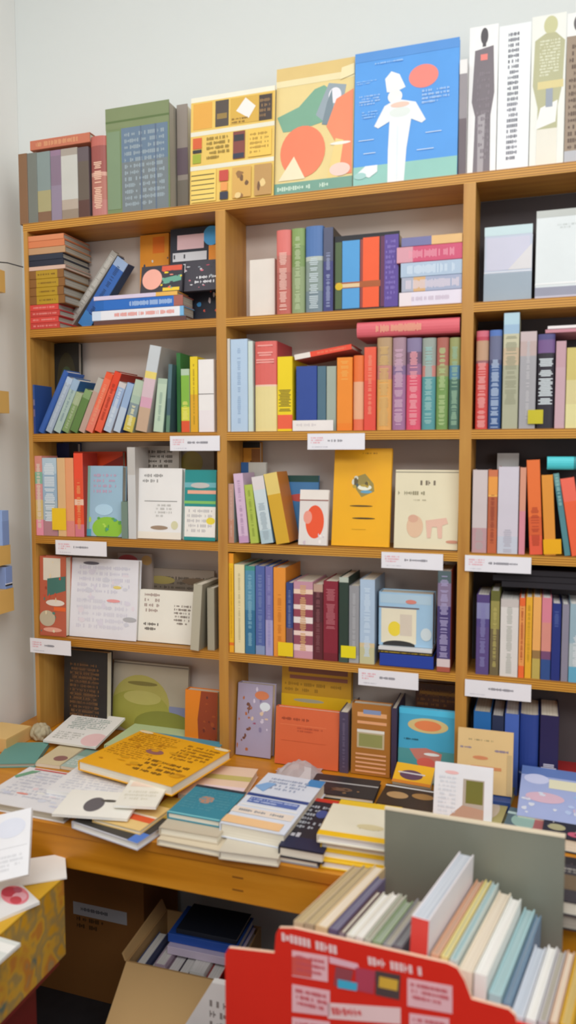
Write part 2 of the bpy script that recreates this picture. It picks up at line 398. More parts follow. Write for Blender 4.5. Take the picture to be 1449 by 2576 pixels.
F(690, 886, 160, 'd5c084', 'sand picture book with a red disc and green shape', t=.012, Y=.02, tilt=4, name='picture_book', cov=[
  ('r', 0, .9, 1, 1, 'cdb272'), ('r', 0, .85, 1, .9, 'dacda2'), ('p', [(.02, .62), (.3, .68), (.5, .8), (.62, .82), (.7, .78), (.7, .55), (.3, .5), (.1, .5)], '6f9c84'),
  ('p', [(.52, .6), (.68, .83), (.9, .8), (.85, .62), (.66, .52)], '8a97a0'), ('e', .76, .73, .08, .06, 'd8d6dc'), ('p', [(.66, .68), (.72, .78), (.76, .5), (.6, .52)], '6f7f88'),
  ('p', [(.78, .7), (.99, .76), (.99, .12), (.7, .12), (.8, .35), (.66, .5)], 'ee8a64'), ('e', .36, .33, .29, .2, 'f2835e'), ('p', [(.68, .1), (.82, .1), (.88, .38), (.78, .4)], 'd9c07c'),
  ('e', .84, .36, .13, .012, 'e2dcd2'), ('p', [(.05, .12), (.25, .3), (.4, .12)], 'e0d4b4'), ('e', .84, .16, .13, .05, 'dcc0b4'),
  ('r', 0, 0, 1, .1, '6a9484'), ('t', .04, .025, .96, .08, 'b9cdbd', 1), ('p', [(.82, .84), (1, .87), (1, .95), (.84, .93)], 'ddd0a4')])
F(888, 1149, 116, '4a8fd4', 'blue picture book, white figure under red sun,', t=.014, Y=.014, tilt=3, name='picture_book', cov=[
  ('r', 0, 0, 1, .15, '86b8ae'), ('r', 0, .93, 1, 1, '4a86c8'), ('e', .67, .76, .14, .085, 'ee8478'),
  ('p', [(.3, .78), (.36, .83), (.44, .8), (.5, .7), (.4, .67), (.32, .68)], 'e4e6e4'), ('e', .4, .64, .07, .05, 'e9e9e5'),
  ('p', [(.2, .44), (.3, .58), (.42, .62), (.6, .58), (.7, .44), (.66, .42), (.56, .46), (.52, .25), (.5, 0), (.34, 0), (.34, .25), (.35, .46), (.24, .42)], 'e8ebee'),
  ('e', .45, .52, .1, .035, 'cfd6d2'), ('e', .45, .575, .09, .02, 'd8b8a8'), ('r', .425, 0, .435, .42, 'd0d8dc'), ('p', [(.04, .1), (.12, .15), (.24, .15), (.24, .1), (.16, .06)], 'e4e8ea'), ('e', .07, .08, .06, .025, '9ac0bc'),
  ('t', .05, .6, .26, .68, 'a8c8ea', 4), ('t', .02, .76, .22, .79, '9cc4e8', 2), ('t', .66, .55, .92, .66, 'a8c8ea', 4), ('t', .08, .5, .24, .56, '8cb8e4', 3),
  ('r', .05, .34, .2, .345, 'd8e8f4'), ('r', .7, .34, .85, .345, 'd8e8f4'), ('r', .1, .24, .22, .245, 'd8e8f4'), ('t', .2, .89, .62, .91, 'a4c8ec', 1), ('r', .62, .22, .78, .225, 'd8e8f4')])
S(1152, 1172, 150, [(.12, 'd6d4d2'), (.5, '8a8488'), (1, '655a60')], 'thin grey book beside the blue picture book', Y=.02)
def figure(skin, cloth, leg, extra=()):
    return [('e', .52, .93, .13, .055, skin), ('r', .46, .86, .58, .89, skin), ('p', [(.2, .84), (.84, .86), (.9, .55), (.78, .4), (.8, 0), (.2, 0), (.25, .4), (.12, .5)], cloth),
            ('p', [(.34, .4), (.6, .42), (.56, .02), (.36, .02)], leg)]+list(extra)
F(1174, 1246, 66, 'e2e1e0', 'white cover with a dark suited standing figure', t=.006, Y=.03, tilt=3, name='picture_book', cov=figure('4a464a', '6e666c', '9a9498', [('r', .4, .77, .64, .81, 'd87a72'), ('t', .3, .1, .8, .7, '7c747a', 14)]))
R = Row(3, 1); F, S, H = R.F, R.S, R.H
F(1248, 1328, 62, 'dfe2e3', 'white cover with a column of black lettering', t=.006, Y=.03, tilt=3, name='picture_book', cov=[('r', .1, 0, .95, .48, 'f1f2f6'), ('t', .3, .08, .7, .95, '4a4c58', 24), ('t', .3, .08, .7, .95, '70727c', 24)])
F(1330, 1416, 38, 'd8d9d2', 'pale cover with an olive armoured standing figure', t=.006, Y=.03, tilt=3, name='picture_book', cov=[('e', .55, .93, .2, .06, 'b9b88c'), ('p', [(.1, .84), (.4, .88), (.7, .88), (.97, .82), (.93, .55), (.8, .4), (.8, .1), (.2, .1), (.22, .4), (.06, .55)], 'a9a884'),
  ('t', .25, .6, .85, .84, 'cfd0bc', 12), ('r', .2, .52, .95, .57, 'c9bc86'), ('p', [(.3, .4), (.8, .44), (.75, .3), (.15, .26)], 'f4f3ee'), ('r', .2, 0, .8, .26, 'd5d1c4'), ('r', .45, .4, .65, .52, '8c94a0')])
F(1418, 1500, 30, '8f7e6c', 'brown cover with a dark figure at the right edge', t=.006, Y=.03, tilt=3, name='picture_book', cov=[('r', 0, .85, 1, 1, 'dcdcd8'), ('e', .4, .93, .2, .06, '5c585a'), ('t', .1, .1, .9, .8, '5e4e44', 16), ('r', 0, 0, 1, .1, 'a8aab0')])

R = Row(1, 2); S, F, H = R.S, R.F, R.H
z = R.Z
def ystk(x): return at(x, 0, Y=R.Y)
def zp(x, y, Y=None): return at(x, y, Y=R.Y if Y is None else Y).z
zz = [zp(105, y) for y in (824, 809, 794, 779, 765)]
z = R.Z; dz = (zp(105, 766)-z)/4
for i, n in enumerate(('lowest', 'second', 'third', 'topmost')):
    H(66+i % 2*2, 150-i % 2*3, z, dz, 'c8423a' if i % 2 else 'b83c36', f'red book, {n} of the four red ones stacked', pages=PAGES_G, txt=('dc9088', .1, .9, .3)); z += dz
dz = (zp(105, 680)-z)/4
for i, n in enumerate(('lowest', 'second', 'third', 'topmost')):
    H(62, 163-i % 2*3, z, dz, [(.18, '7e5428'), (.8, 'a8861e'), (1, '7e5428')], f'brown book with yellow title band, {n} of four', pages=PAGES_G, txt=('6a4818', .25, .75, .2)); z += dz
for c, y, n, xa, xb in (('c8a898', 670, 'thin pinkish book above the brown stack', 60, 164), ('1d2233', 655, 'thick navy book, lower of the dark pair', 62, 160), ('232a3a', 640, 'thick navy book, upper of the dark pair', 58, 158),
                  ('b08a66', 623, 'tan book under the two orange ones', 34, 164), ('c8764c', 606, 'orange book, lower of the orange pair', 30, 162), ('cc8058', 592, 'orange book topmost of the tall stack', 32, 160)):
    t = zp(100, y)-z
    H(xa, xb, z, t, c, n, pages=PAGES_G); z += t
S(150, 172, 640, '9a9690', 'grey leaning book with printed spine', lean=39, Y=.074, txt=('c4c2bc', .05, .95, .6), d=.036)
S(182, 222, 652, [(.12, '8fa4c4'), (.8, '2f5ea8'), (1, '3f7ec0')], 'blue leaning book', lean=37, side='20406f', txt=('1d3e70', .1, .8, .3), Y=.074, d=.036)
z0 = R.Z
z = H(236, 468, z0, .012, '5a3a36', 'thin maroon book under the blue and white stack', d=.066, pages=PAGES_G)
z = H(232, 462, z, .026, [(.04, '70a8d0'), (.9, 'dcdce2'), (1, 'c4d0e0')], 'white book with red lettering', d=.066, pages=PAGES_G, txt=('d8705c', .1, .75, .4))
z = H(240, 460, z, .028, [(.1, '9a5a50'), (.9, '2263b4'), (1, '1a5ca8')], 'blue book with white lettering', d=.066, pages=PAGES_G, txt=('b8d0ec', .12, .6, .45))
z = H(236, 446, z, .011, [(.25, 'd8a850'), (1, 'c8bcd2')], 'thin lilac book on the blue one', d=.066, pages=PAGES_G)
RC = ['e88820', '2a2c3a', 'e8dcdc', '3f8cc4', 'd85a48', '35323c', 'f0b030', 'c04858', '7a5a6c']
F(426, 548, 572, '272a36', 'black comic with white title bars and a blue corner', t=.02, Y=.08, tilt=3, z=z0, cov=[('s', 0, 0, 1, .35, RC, 30), ('e', .85, .9, .17, .1, '4aa0d8'), ('r', .8, .45, 1, .8, 'e08a20'), ('r', .15, .78, .7, .93, 'd8b4b8'), ('r', .1, .55, .75, .75, '2a2c36'), ('r', .06, .66, .76, .75, 'c8c8cc'), ('r', .06, .54, .76, .63, 'd0d0d4'), ('t', .08, .67, .75, .74, '44444c', 1), ('t', .08, .55, .75, .62, '44444c', 1)], name='comic_book')
F(352, 424, 568, 'ee9a28', 'yellow-orange comic behind the pile', t=.01, Y=.116, tilt=2, z=z0, cov=[('r', .45, .8, .85, .97, 'f07a18'), ('s', 0, .4, 1, .75, ['d8d8d4', '34465c', '78a090', '2c3240'], 10)], name='comic_book')
F(352, 456, 668, '2f2c36', 'small comic with a round pink face, on the stack', t=.01, Y=.02, tilt=10, z=z+.0005, cov=[('r', .5, .78, .98, .97, 'c85038'), ('p', [(.5, .5), (.98, .62), (.98, .4), (.6, .3)], '5f9884'), ('r', .55, .04, .95, .16, 'd8b830'), ('e', .28, .5, .24, .38, 'dfa090'), ('s', .45, .1, 1, .9, ['d85a48', '6fa890', 'e8c830', '3a3440', 'e8907c'], 16)], name='comic_book')
F(462, 552, 655, '35323c', 'small black and pink comic, on the stack', t=.01, Y=.03, tilt=10, z=z+.0005, cov=[('s', 0, .1, 1, .95, ['c04860', 'b8b8bc', '2c2c34', '8c98a0', 'c86878'], 20), ('t', .3, .2, .9, .5, 'd8d8dc', 2)], name='comic_book')

R = Row(1, 3); S, F, H = R.S, R.F, R.H; R.d = .118
F(70, 200, 856, '1c1d1b', 'black book with a green gilt cover picture', t=.02, Y=.106, tilt=1, pages=PAGES_G, cov=[('e', .5, .55, .4, .35, '33301f'), ('e', .5, .5, .3, .25, '3a4a30'), ('e', .45, .6, .15, .1, '4d4026')])
S(72, 90, 968, [(.3, '2f4e8c'), (.42, '6c6884'), (.5, '2b3a78'), (.65, '665c7c'), (1, '2c3f80')], 'navy hardback at the left end', d=.08, pages=PAGES_W)
lean_run(R, [
 (92, 110, 932, '2f57a0', 'blue leaning hardback', 28, dict(d=.08, side='3562ae', round_=True)),
 (110, 131, 948, [(.1, 'a8b8cc'), (1, '98a6b8')], 'pale grey-blue leaning book', 27, dict(d=.08, txt=('b8c4d0', .1, .9, .4), side='7888a0')),
 (130, 152, 952, [(.2, '90a8c0'), (1, '9eb2ac')], 'pale teal leaning book', 26, dict(d=.08, side='2e6098', txt=('7a9098', .2, .8, .3))),
 (152, 172, 985, [(.3, '9aa884'), (1, '76905c')], 'light green leaning book', 25.5, dict(txt=('a8b494', .1, .9, .4))),
 (172, 194, 978, [(.2, '7a9664'), (1, '587840')], 'green leaning book', 25, dict(side='48663a')),
 (194, 212, 950, [(.25, 'a8a49c'), (1, 'b09488')], 'grey leaning book before the orange pair', 24.5, {}),
 (212, 234, 936, [(.1, 'd8502c'), (.6, 'e0684a'), (1, 'd87460')], 'orange leaning book, left of the orange pair', 24, dict(txt=('f0a080', .2, .9, .4))),
 (234, 256, 934, [(.3, 'd23e22'), (1, 'd8563c')], 'red-orange leaning book, right of the orange pair', 23, dict(side='a03020', txt=('a02c18', .2, .8, .4))),
 (256, 280, 960, [(.1, 'c0b8b8'), (.5, '8fa4c4'), (1, 'a8b6c8')], 'light blue leaning book after the orange pair', 22, dict(txt=('d0dae4', .1, .9, .4))),
 (280, 304, 962, [(.5, '8ea6c6'), (1, 'aebccc')], 'powder blue leaning book', 20, dict(side='4a66a8')),
 (304, 336, 954, [(.3, 'a8b8a4'), (.45, '9cb0a0'), (.7, '7a8a90'), (1, 'c0b050')], 'sage leaning book with a yellow foot', 17, dict(txt=('e0dcb0', .5, .95, .4))),
 (336, 376, 868, [(.3, 'b9bec2'), (.38, 'd8c46c'), (.6, 'c8b0b8'), (.72, 'c898ac'), (1, 'b89c84')], 'tall white leaning book with a yellow band', 12, dict(side='a8a29c', pages=PAGES_G, Y=-.004)),
 (378, 412, 951, [(.1, 'a4b8a4'), (1, 'b2c4ae')], 'pale mint book with a slight lean', 6.5, dict(side='708c80', txt=('8ca494', .2, .8, .3))),
 (414, 436, 916, [(.5, '4f6c74'), (.75, '3f5a64'), (1, '5a7c68')], 'slate teal book', 3.5, dict(side='40595e')),
 (436, 456, 888, '2f6a34', 'dark green tall book', 0, dict(Y=.03, side='3a7a3c')),
 (457, 478, 928, [(.1, 'a8bca4'), (.6, '7aa83c'), (.82, 'c4c43c'), (1, 'd0502c')], 'lime green book with a red foot', 0, dict(txt=('e8e070', .5, .8, .6))),
 (479, 498, 897, [(.5, 'd8bc1e'), (1, 'd09c20')], 'yellow book beside the white one', 0, dict(side='c8b020', txt=('a08018', .1, .9, .2)))])
S(500, 539, 904, [(.47, 'e4e0de'), (.48, '5c5654'), (.7, 'e6e2e0'), (1, 'dcd4d6')], 'white thick book at the right end')

R = Row(1, 4); S, F, H = R.S, R.F, R.H; R.d = .075
F(100, 200, 1112, '1c2858', 'navy book standing behind the others', t=.02, Y=.11, tilt=0, cov=[('r', .6, .5, 1, 1, '15161f')])
S(86, 110, 1147, [(.2, 'c88478'), (.35, '78a890'), (.55, 'c88a88'), (.8, 'c8ac6c'), (1, 'd8889c')], 'patterned pink and green spine at the left end', txt=('d8c8b8', .1, .9, .5))
S(110, 146, 1152, [(.2, 'a8bcc8'), (.55, '90a8bc'), (.8, '9aaab4'), (1, 'a87880')], 'light blue book with a mauve foot', txt=('d8e0e6', .05, .8, .7))
S(147, 167, 1152, 'd0a878', 'tan book with a yellow sticker', stick=('e0b818', .64, .92, 'yellow price sticker', (.019, .001)), Y=.0015)
S(168, 188, 1152, [(.8, 'd89468'), (1, 'd08078')], 'pale orange spine with a pink foot')
S(189, 212, 1140, [(.3, 'e0482c'), (.55, 'd84a2c'), (.62, 'f0c8b0'), (.85, 'd84a28'), (1, 'c87080')], 'red-orange spine with a cream band', side='9c2c20', txt=('f0a060', .35, .9, .4))
F(190, 312, 1136, 'd8451f', 'red-orange cover standing at the back', t=.02, Y=.1, tilt=0, cov=[('p', [(.5, .8), (1, .95), (1, 0), (.5, 0)], '8c2c22'), ('e', .25, .85, .2, .08, 'e8602c')])
F(216, 306, 1172, '93b2c6', 'light blue cover with a green hill at its foot', t=.024, Y=.02, tilt=4, spinecol='c8946c', cov=[('r', 0, 0, .1, 1, '7ca89c'), ('e', .6, .12, .42, .16, '86b838'), ('r', 0, 0, .15, .1, '4a98a8'), ('t', .2, .6, .9, .9, 'b898b0', 4), ('e', .5, .38, .25, .08, 'a8c8dc'), ('s', .1, .1, .95, .3, ['5a9c44', 'a8cc50', '4c9088'], 10)])
S(306, 322, 1262, '6c8074', 'small grey-green book', side='5c7468')
S(323, 343, 1125, [(.3, 'b4b0ac'), (1, 'c0c0c0')], 'tall light grey spine', side='a8a29c')
F(345, 448, 1122, 'b8b0a6', 'beige paperback behind the white one', t=.015, Y=.08, tilt=3, cov=[('t', .2, .75, .85, .96, '50483e', 4)])
F(346, 455, 1178, 'dedcda', 'white paperback with grey lettering', t=.02, Y=.015, tilt=4, spinecol='d0d2da', pages=PAGES_W, cov=[('t', .1, .78, .6, .93, '8c8a88', 2), ('r', .15, .53, .9, .54, '7c7a78'), ('t', .4, .3, .8, .5, 'b0aeaa', 4), ('e', .5, .16, .2, .03, '96806c'), ('e', .85, .2, .08, .06, 'c8c4a0'), ('r', 0, 0, 1, .1, 'e4ddd0')])
F(430, 540, 1128, '8a7c6c', 'brown cover with an olive emblem at the back', t=.01, Y=.11, tilt=0, cov=[('e', .5, .84, .25, .13, '8f7c34')])
F(462, 541, 1182, '1f8484', 'teal and white striped paperback at the right end', t=.02, Y=.015, tilt=4, spinecol='5ca08c', cov=[('r', 0, .75, 1, .82, '6aa8b0'), ('r', .1, .66, 1, .71, 'e0a48c'), ('r', 0, .52, 1, .56, '7cb460'), ('r', .02, .05, 1, .48, 'e0dcd6'), ('t', .1, .1, .95, .45, 'b4b0b0', 5), ('e', .85, .28, .14, .05, 'd8c43c'), ('e', .5, .78, .3, .04, 'b8b4b0')])

R = Row(1, 5); S, F, H = R.S, R.F, R.H
F(100, 166, 1400, 'b05840', 'red, teal and cream patterned cover', t=.03, Y=.004, tilt=2, spinecol='c07858', cov=[('r', .15, .7, .8, .98, 'd0c8b8'), ('p', [(.3, .5), (1, .58), (1, .76), (.3, .72)], '3f6c64'), ('e', .6, .42, .35, .04, 'd8ccc0'), ('e', .3, .22, .3, .1, 'b4a890'), ('r', .55, .32, 1, .37, 'd8602c'), ('e', .5, .08, .35, .03, 'd89c88'), ('s', .05, .02, .95, .95, ['c84a34', '50786c', 'd8c8a8', '9c4030'], 14)])
F(300, 385, 1392, '9a8c84', 'taupe cover behind the white sketch book', t=.01, Y=.1, tilt=0, cov=[('e', .3, .9, .3, .08, 'a8484c'), ('e', .85, .92, .15, .06, 'b08c58')])
F(174, 342, 1406, 'dddce2', 'white sketch book with faint coloured drawings', t=.018, Y=.02, tilt=6, pages=PAGES_W, spinecol='dcdae2', cov=[('t', .1, .55, .9, .92, 'c6c4d0', 5), ('t', .1, .1, .9, .5, 'cccad4', 5), ('s', .1, .1, .95, .9, ['d0ccd8', 'c8c8d2', 'd8d0d8'], 22), ('e', .7, .65, .06, .02, 'd8c470'), ('e', .65, .48, .1, .02, 'e09898'), ('e', .9, .26, .1, .03, 'a8a8ac'), ('e', .3, .94, .12, .02, '5c5a66')])
F(362, 538, 1432, '8c7e70', 'sepia landscape cover at the back', t=.01, Y=.105, tilt=2, cov=[('r', 0, .7, 1, .85, '766a5c'), ('t', .05, .62, .95, .9, '4c4238', 4), ('e', .25, .83, .2, .06, '9c8c50'), ('e', .75, .83, .2, .05, '6c5844')])
F(346, 484, 1486, 'ddd9ce', 'cream cover with small brown marks', t=.018, Y=.03, tilt=7, pages=PAGES_W, cov=[('t', .1, .55, .4, .95, '9c8880', 4), ('t', .1, .2, .4, .38, '4c4038', 2), ('t', .65, .35, .95, .75, '6c5a50', 6)])
S(478, 500, 1469, [(1, 'a8a290')], 'grey-beige leaning spine', lean=4, Y=-.012, side='8c8674', d=.13)
S(522, 540, 1480, '97907e', 'stone grey spine at the right end', lean=0, side='8c8674')

R = Row(1, 6, Y=.01); S, F, H = R.S, R.F, R.H
F(160, 268, 1638, '1e1a1a', 'tall black book with a brown pattern', t=.03, Y=.05, tilt=3, cov=[('e', .45, .45, .36, .42, '2c1f16'), ('t', .15, .12, .85, .85, '6a4828', 14), ('t', .2, .2, .75, .8, '4a3222', 14)])
F(282, 470, 1668, '9c9284', 'greyish cream cover with a large olive green hill', t=.012, Y=.095, tilt=5, name='picture_book', cov=[('r', 0, .965, 1, .975, '4c4038'), ('r', 0, 0, 1, .95, 'a49a88'), ('r', .65, .1, 1, .42, '7c80a0'), ('e', .38, .42, .38, .4, 'a39a50'), ('e', .35, .3, .42, .3, '96923f'), ('e', .7, .14, .4, .2, '7c7c34'), ('e', .4, .5, .25, .1, 'aca45c'), ('e', .4, .7, .2, .03, '766c34')])
F(464, 545, 1738, 'd87c1e', 'orange book with a maroon picture', t=.03, Y=.04, tilt=3, spinecol='e08424', cov=[('p', [(.5, 1), (1, 1), (1, 0), (.45, 0), (.4, .5)], '8c3c20'), ('s', .5, .1, 1, .9, ['4c2828', '6c2c20', 'a04c24'], 12)])

# ------------------------------------------------------------------ bay 2
R = Row(2, 2); S, F, H = R.S, R.F, R.H
S(628, 692, 652, 'd3cbc2', 'plain cream block of a book', Y=.03, side='cac0b4', pages=PAGES_W)
S(694, 731, 578, [(.3, 'cc6c66'), (.5, 'b4665c'), (.7, 'a85c54'), (1, 'b05a50')], 'faded red classic', round_=True, txt=('dcb0a4', .25, .95, .5))
S(732, 766, 574, [(.2, '7c9458'), (.45, '728a52'), (1, '84936a')], 'moss green classic', round_=True, txt=('aab890', .1, .95, .4))
S(767, 812, 568, [(.35, '4a6ca0'), (.4, 'a8b0a8'), (.75, '7c8a84'), (1, '6c7c84')], 'blue and grey-green classic', round_=True, txt=('b4c0c4', .35, .95, .5))
S(813, 838, 572, [(.4, '4c5068'), (1, '3a3c70')], 'dark indigo classic', side='4a4238', txt=('8c94b4', .3, .95, .4))
R1 = R; g0 = .012
F(840, 1003, 588, '17181e', 'black slipcase of bright paperbacks', t=.115, Y=.012, tilt=0, name='boxed_book_set', cat='box', spinecol='1c1c22', pages=PAGES_G, cov=[
  ('r', .02, .03, .12, .92, '4a5c3c'), ('r', .13, .03, .4, .93, '4c92c8'), ('r', .41, .03, .45, .93, '8a3c34'), ('r', .45, .03, .7, .95, 'e0562a'), ('r', .72, .03, .78, .95, '5c2c4c'), ('r', .78, .02, .99, .96, '55408c'), ('r', .03, .3, .72, .38, '9c5024'), ('r', .03, .31, .4, .36, 'd0b890'), ('e', .08, .33, .06, .05, 'c8a81e'), ('t', .8, .1, .97, .9, '7a68ac', 12)])
z = R.Z
for a in ((.033, [(.8, 'd4ccd8'), (1, 'd8ccd0')], 'white book lowest of the flat stack', 1004, ('b8a8b8', .2, .8, .3)), (.034, [(.6, '98a0b8'), (.8, 'c8a070'), (1, 'a0a4b4')], 'grey floral book in the flat stack', 1010, ('d0c4cc', .05, .95, .6)),
          (.034, 'a2b4c8', 'light blue book in the flat stack', 1008, ('c4d0dc', .1, .9, .6)), (.037, [(.75, 'c04c6c'), (1, 'c8909c')], 'crimson pink book in the flat stack', 998, ('d890a0', .1, .8, .5)),
          (.021, [(.5, 'd4ac74'), (1, '6c6c98')], 'beige and blue book topmost of the flat stack', 1010, None)):
    z = H(a[3], 1163, z, a[0], a[1], a[2], txt=a[4], pages=PAGES_W)

R = Row(2, 3); S, F, H = R.S, R.F, R.H
S(567, 580, 852, 'c8c2b8', 'thin pale book at the left end')
S(581, 624, 853, [(1, 'a9bed4')], 'light blue wide book', txt=('8ca4c0', .1, .9, .2), side='b4c0c8')
S(625, 637, 858, 'c0ccc4', 'thin mint white book')
S(640, 696, 858, [(.48, 'cc5f58'), (.5, 'e8c8b0'), (1, 'd8c88c')], 'thick book, red above and cream below', side='a83c40', round_=True, txt=('e09890', .04, .24, .8))
S(698, 736, 897, [(.78, 'e0c414'), (.97, 'dc5a3c'), (1, 'e8c818')], 'yellow book with a red foot', txt=('6c5c18', .4, .75, .8))
S(745, 797, 921, [(1, '2a448c')], 'plain royal blue book', Y=.01)
S(798, 820, 921, '4a6878', 'slate blue-green book', Y=.012)
S(821, 846, 921, [(1, '96a094')], 'grey-green pale book', Y=.012)
S(847, 886, 899, [(.9, 'e8882a'), (1, 'e07a20')], 'bright orange wide book', txt=('f0a850', .05, .3, .5))
S(887, 914, 894, [(.35, 'd86a30'), (.85, 'd8a07c'), (1, 'd86848')], 'orange book with a beige label', round_=True)
S(915, 945, 873, [(.4, 'd8543c'), (1, 'd2483a')], 'scarlet book', side='b03c30', txt=('e88c70', .1, .8, .3))
S(946, 984, 849, [(.3, 'a88a68'), (.45, 'b87c70'), (1, 'd09850')], 'ochre clothbound classic', round_=True, txt=('c8a468', .1, .95, .6))
S(985, 1019, 849, [(.3, '9a7c88'), (.4, '7c6488'), (1, '96688c')], 'mauve clothbound classic', round_=True, txt=('c4a0b4', .1, .95, .6))
S(1020, 1058, 850, [(.15, '7c7090'), (.28, '6c5068'), (.4, '8c6080'), (1, 'cc4c64')], 'crimson clothbound classic', round_=True, txt=('e098a0', .15, .95, .5))
S(1059, 1094, 850, [(.3, '8c948c'), (.42, 'b87870'), (1, '4f8c90')], 'teal clothbound classic', round_=True, txt=('90b8b4', .1, .95, .5))
S(1095, 1126, 849, [(.3, 'a05c50'), (.42, '90885c'), (1, '6c8c4c')], 'leaf green clothbound classic', round_=True, txt=('a8bc84', .1, .95, .5))
S(1127, 1156, 849, [(.3, '8c905c'), (.45, '4f7c98'), (1, '46685c')], 'dark green clothbound classic', round_=True, txt=('8cac90', .1, .95, .5))
zt = zp(1050, 844)
H(897, 1156, zt+.002, zp(1050, 804)-zt, [(1, 'cc5c66')], 'long rose red book lying over the classics', round_=True, side='b84450', txt=('d8a080', .35, .8, .5), d=.12)
# slanting red book resting on blue and orange ones
A = Vector((base_x(742, R.Y, R.Z), R.Y, zp(742, 918)+.012)); B = Vector((base_x(884, R.Y, R.Z), R.Y, zp(888, 893)+.014))
ez = (B-A).normalized(); ey = Vector((0, 1, 0)); ex = ey.cross(ez)
o = book(.013, (B-A).length, .12, [(.72, 'd8452c'), (1, 'd8d0c8')], side='b04030', mw=MW(ex, ey, ez, A-ex*.0065), txt=('e88060', .1, .6, .4)); R.tag(o, 'slanting thin red book over the blue one')
mb = MB(); xa, xb = base_x(736, 0, R.Z), base_x(838, 0, R.Z); mb.box(xa, xb, .0006, .0018, R.Z, R.Z+.026, mat('ddd6d2', .5)); words(mb, xa+.006, R.Z+.008, xb-.006, R.Z+.02, 'c8c0c0', 1, lambda u, v: (u, .0003, v))
o = mb.build('card_strip'); tag(o, 'blank white card strip along the foot of the royal blue book', 'card')

R = Row(2, 4); S, F, H = R.S, R.F, R.H; R.d = .085
F(575, 655, 1112, 'c8892c', 'orange-brown book at the back left', t=.02, Y=.11, tilt=0, cov=[('r', 0, .94, 1, 1, '15130f'), ('r', .5, 0, 1, .93, '8c5a2c'), ('t', .3, .75, .9, .82, '6c4418', 1)])
F(572, 670, 1163, 'b8b6ae', 'pale grey cover behind the leaning books', t=.01, Y=.095, tilt=0, cov=[('r', 0, 0, .3, 1, '2c5890')])
lean_run(R, [
 (569, 594, 1217, [(.6, 'b08a7c'), (1, 'b48068')], 'dusty pink spine at the left end', 0, dict(side='8c9c94', txt=('c8a898', .1, .9, .3))),
 (597, 626, 1190, [(.9, 'c8acc4'), (1, 'b890b4')], 'lilac leaning book', -5, dict(txt=('a888a8', .1, .9, .3))),
 (630, 652, 1218, [(1, 'a4b44c')], 'lime green leaning book', -6.5, dict(txt=('889838', .1, .9, .3))),
 (657, 690, 1196, [(.2, 'd0c8c8'), (.8, 'c0ccd0'), (1, 'a8bcc4')], 'white-blue leaning book', -9, dict(txt=('98a8b0', .4, .95, .5), side='6c94b0')),
 (694, 730, 1187, [(.3, 'd4bc6c'), (1, 'c89c28')], 'mustard leaning book', -11, dict(side='c87c2c'))])
F(716, 800, 1196, '4c84b8', 'blue cover with a red stripe behind', t=.008, Y=.1, tilt=2, cov=[('r', 0, .9, 1, 1, '28504a'), ('e', .5, .66, .4, .06, 'c8544c')])
F(750, 822, 1232, 'cfc8c4', 'white cover with a red-orange shape', t=.012, Y=.01, tilt=8, cov=[('e', .55, .42, .32, .3, 'd84c24'), ('e', .3, .5, .15, .12, 'd88c7c'), ('r', 0, .82, 1, 1, 'd8d0c8'), ('r', 0, .8, 1, .82, '8c5850'), ('s', .1, .02, .9, .2, ['c0b0b8', 'e0d8d4', 'c8a898'], 6)])
F(833, 978, 1128, 'f2b004', 'tall golden yellow cover with a small drawing', t=.014, Y=.02, tilt=8, cov=[('e', .55, .62, .3, .24, 'ecaa0a'), ('p', [(.35, .7), (.55, .74), (.7, .64), (.72, .56), (.5, .5), (.4, .58)], '8c7c40'), ('e', .55, .6, .12, .03, 'd8d8c8'), ('e', .58, .555, .1, .015, '5c94b0'), ('s', .35, .54, .72, .7, ['5c5030', 'c8c8b8', 'a89038', '40545c'], 8), ('e', .5, .41, .2, .008, '4c3808'), ('e', .55, .285, .2, .008, '3c2c08'), ('r', .35, .17, .6, .174, 'b08808'), ('t', .5, .935, .85, .96, '8c6008', 1)])
F(990, 1150, 1182, 'd3caad', 'cream hardback with two faint animals', t=.02, Y=.016, tilt=6, pages=PAGES_W, cov=[('t', .4, .78, .75, .88, '6c6050', 1), ('r', 0, .965, 1, .975, '7c7464'), ('t', .05, .66, .9, .74, '8c8468', 1), ('t', .3, .6, .7, .63, 'a49c80', 1), ('e', .33, .28, .13, .14, 'd0ae90'), ('e', .3, .38, .08, .05, 'c89c84'), ('p', [(.5, .36), (.82, .4), (.85, .33), (.76, .3), (.76, .14), (.7, .14), (.68, .28), (.6, .28), (.58, .14), (.53, .14)], 'd2ab98'), ('e', .92, .1, .1, .02, 'c08870')])

R = Row(2, 5); S, F, H = R.S, R.F, R.H
S(569, 589, 1392, [(.1, 'e09020'), (.12, 'ecc018'), (.9, 'e8b41c'), (.93, 'd86c20'), (1, 'e0a020')], 'golden yellow spine at the left end', txt=('c08c10', .15, .85, .3), side='c88c20')
S(590, 616, 1420, [(1, 'd8caa0')], 'cream spine beside the yellow one', txt=('b8ac80', .1, .9, .2), side='a0b498')
S(617, 642, 1424, [(.05, '40887c'), (.5, '4f84a0'), (1, '30688c')], 'steel blue book', txt=('7ca8bc', .1, .9, .4), side='286c6c')
S(643, 667, 1424, [(.9, '4c5c98'), (1, '7c8cb0')], 'indigo book with a pale foot', txt=('7080ac', .1, .9, .4))
S(668, 687, 1425, [(.6, '6c68a0'), (1, '9c94bc')], 'violet-blue book', side='2e5ca0', txt=('8c88b8', .1, .9, .4))
S(688, 719, 1428, [(1, 'd88830')], 'orange-brown book, wide', side='c87818', txt=('c07020', .3, .9, .3))
S(720, 737, 1466, [(.6, '2f3f78'), (1, '6c4c50')], 'narrow navy book behind the sticker', txt=('6c78a0', .1, .6, .4), stick=('e0c018', .8, .985, 'yellow price sticker', (.022, .001)), Y=.0015)
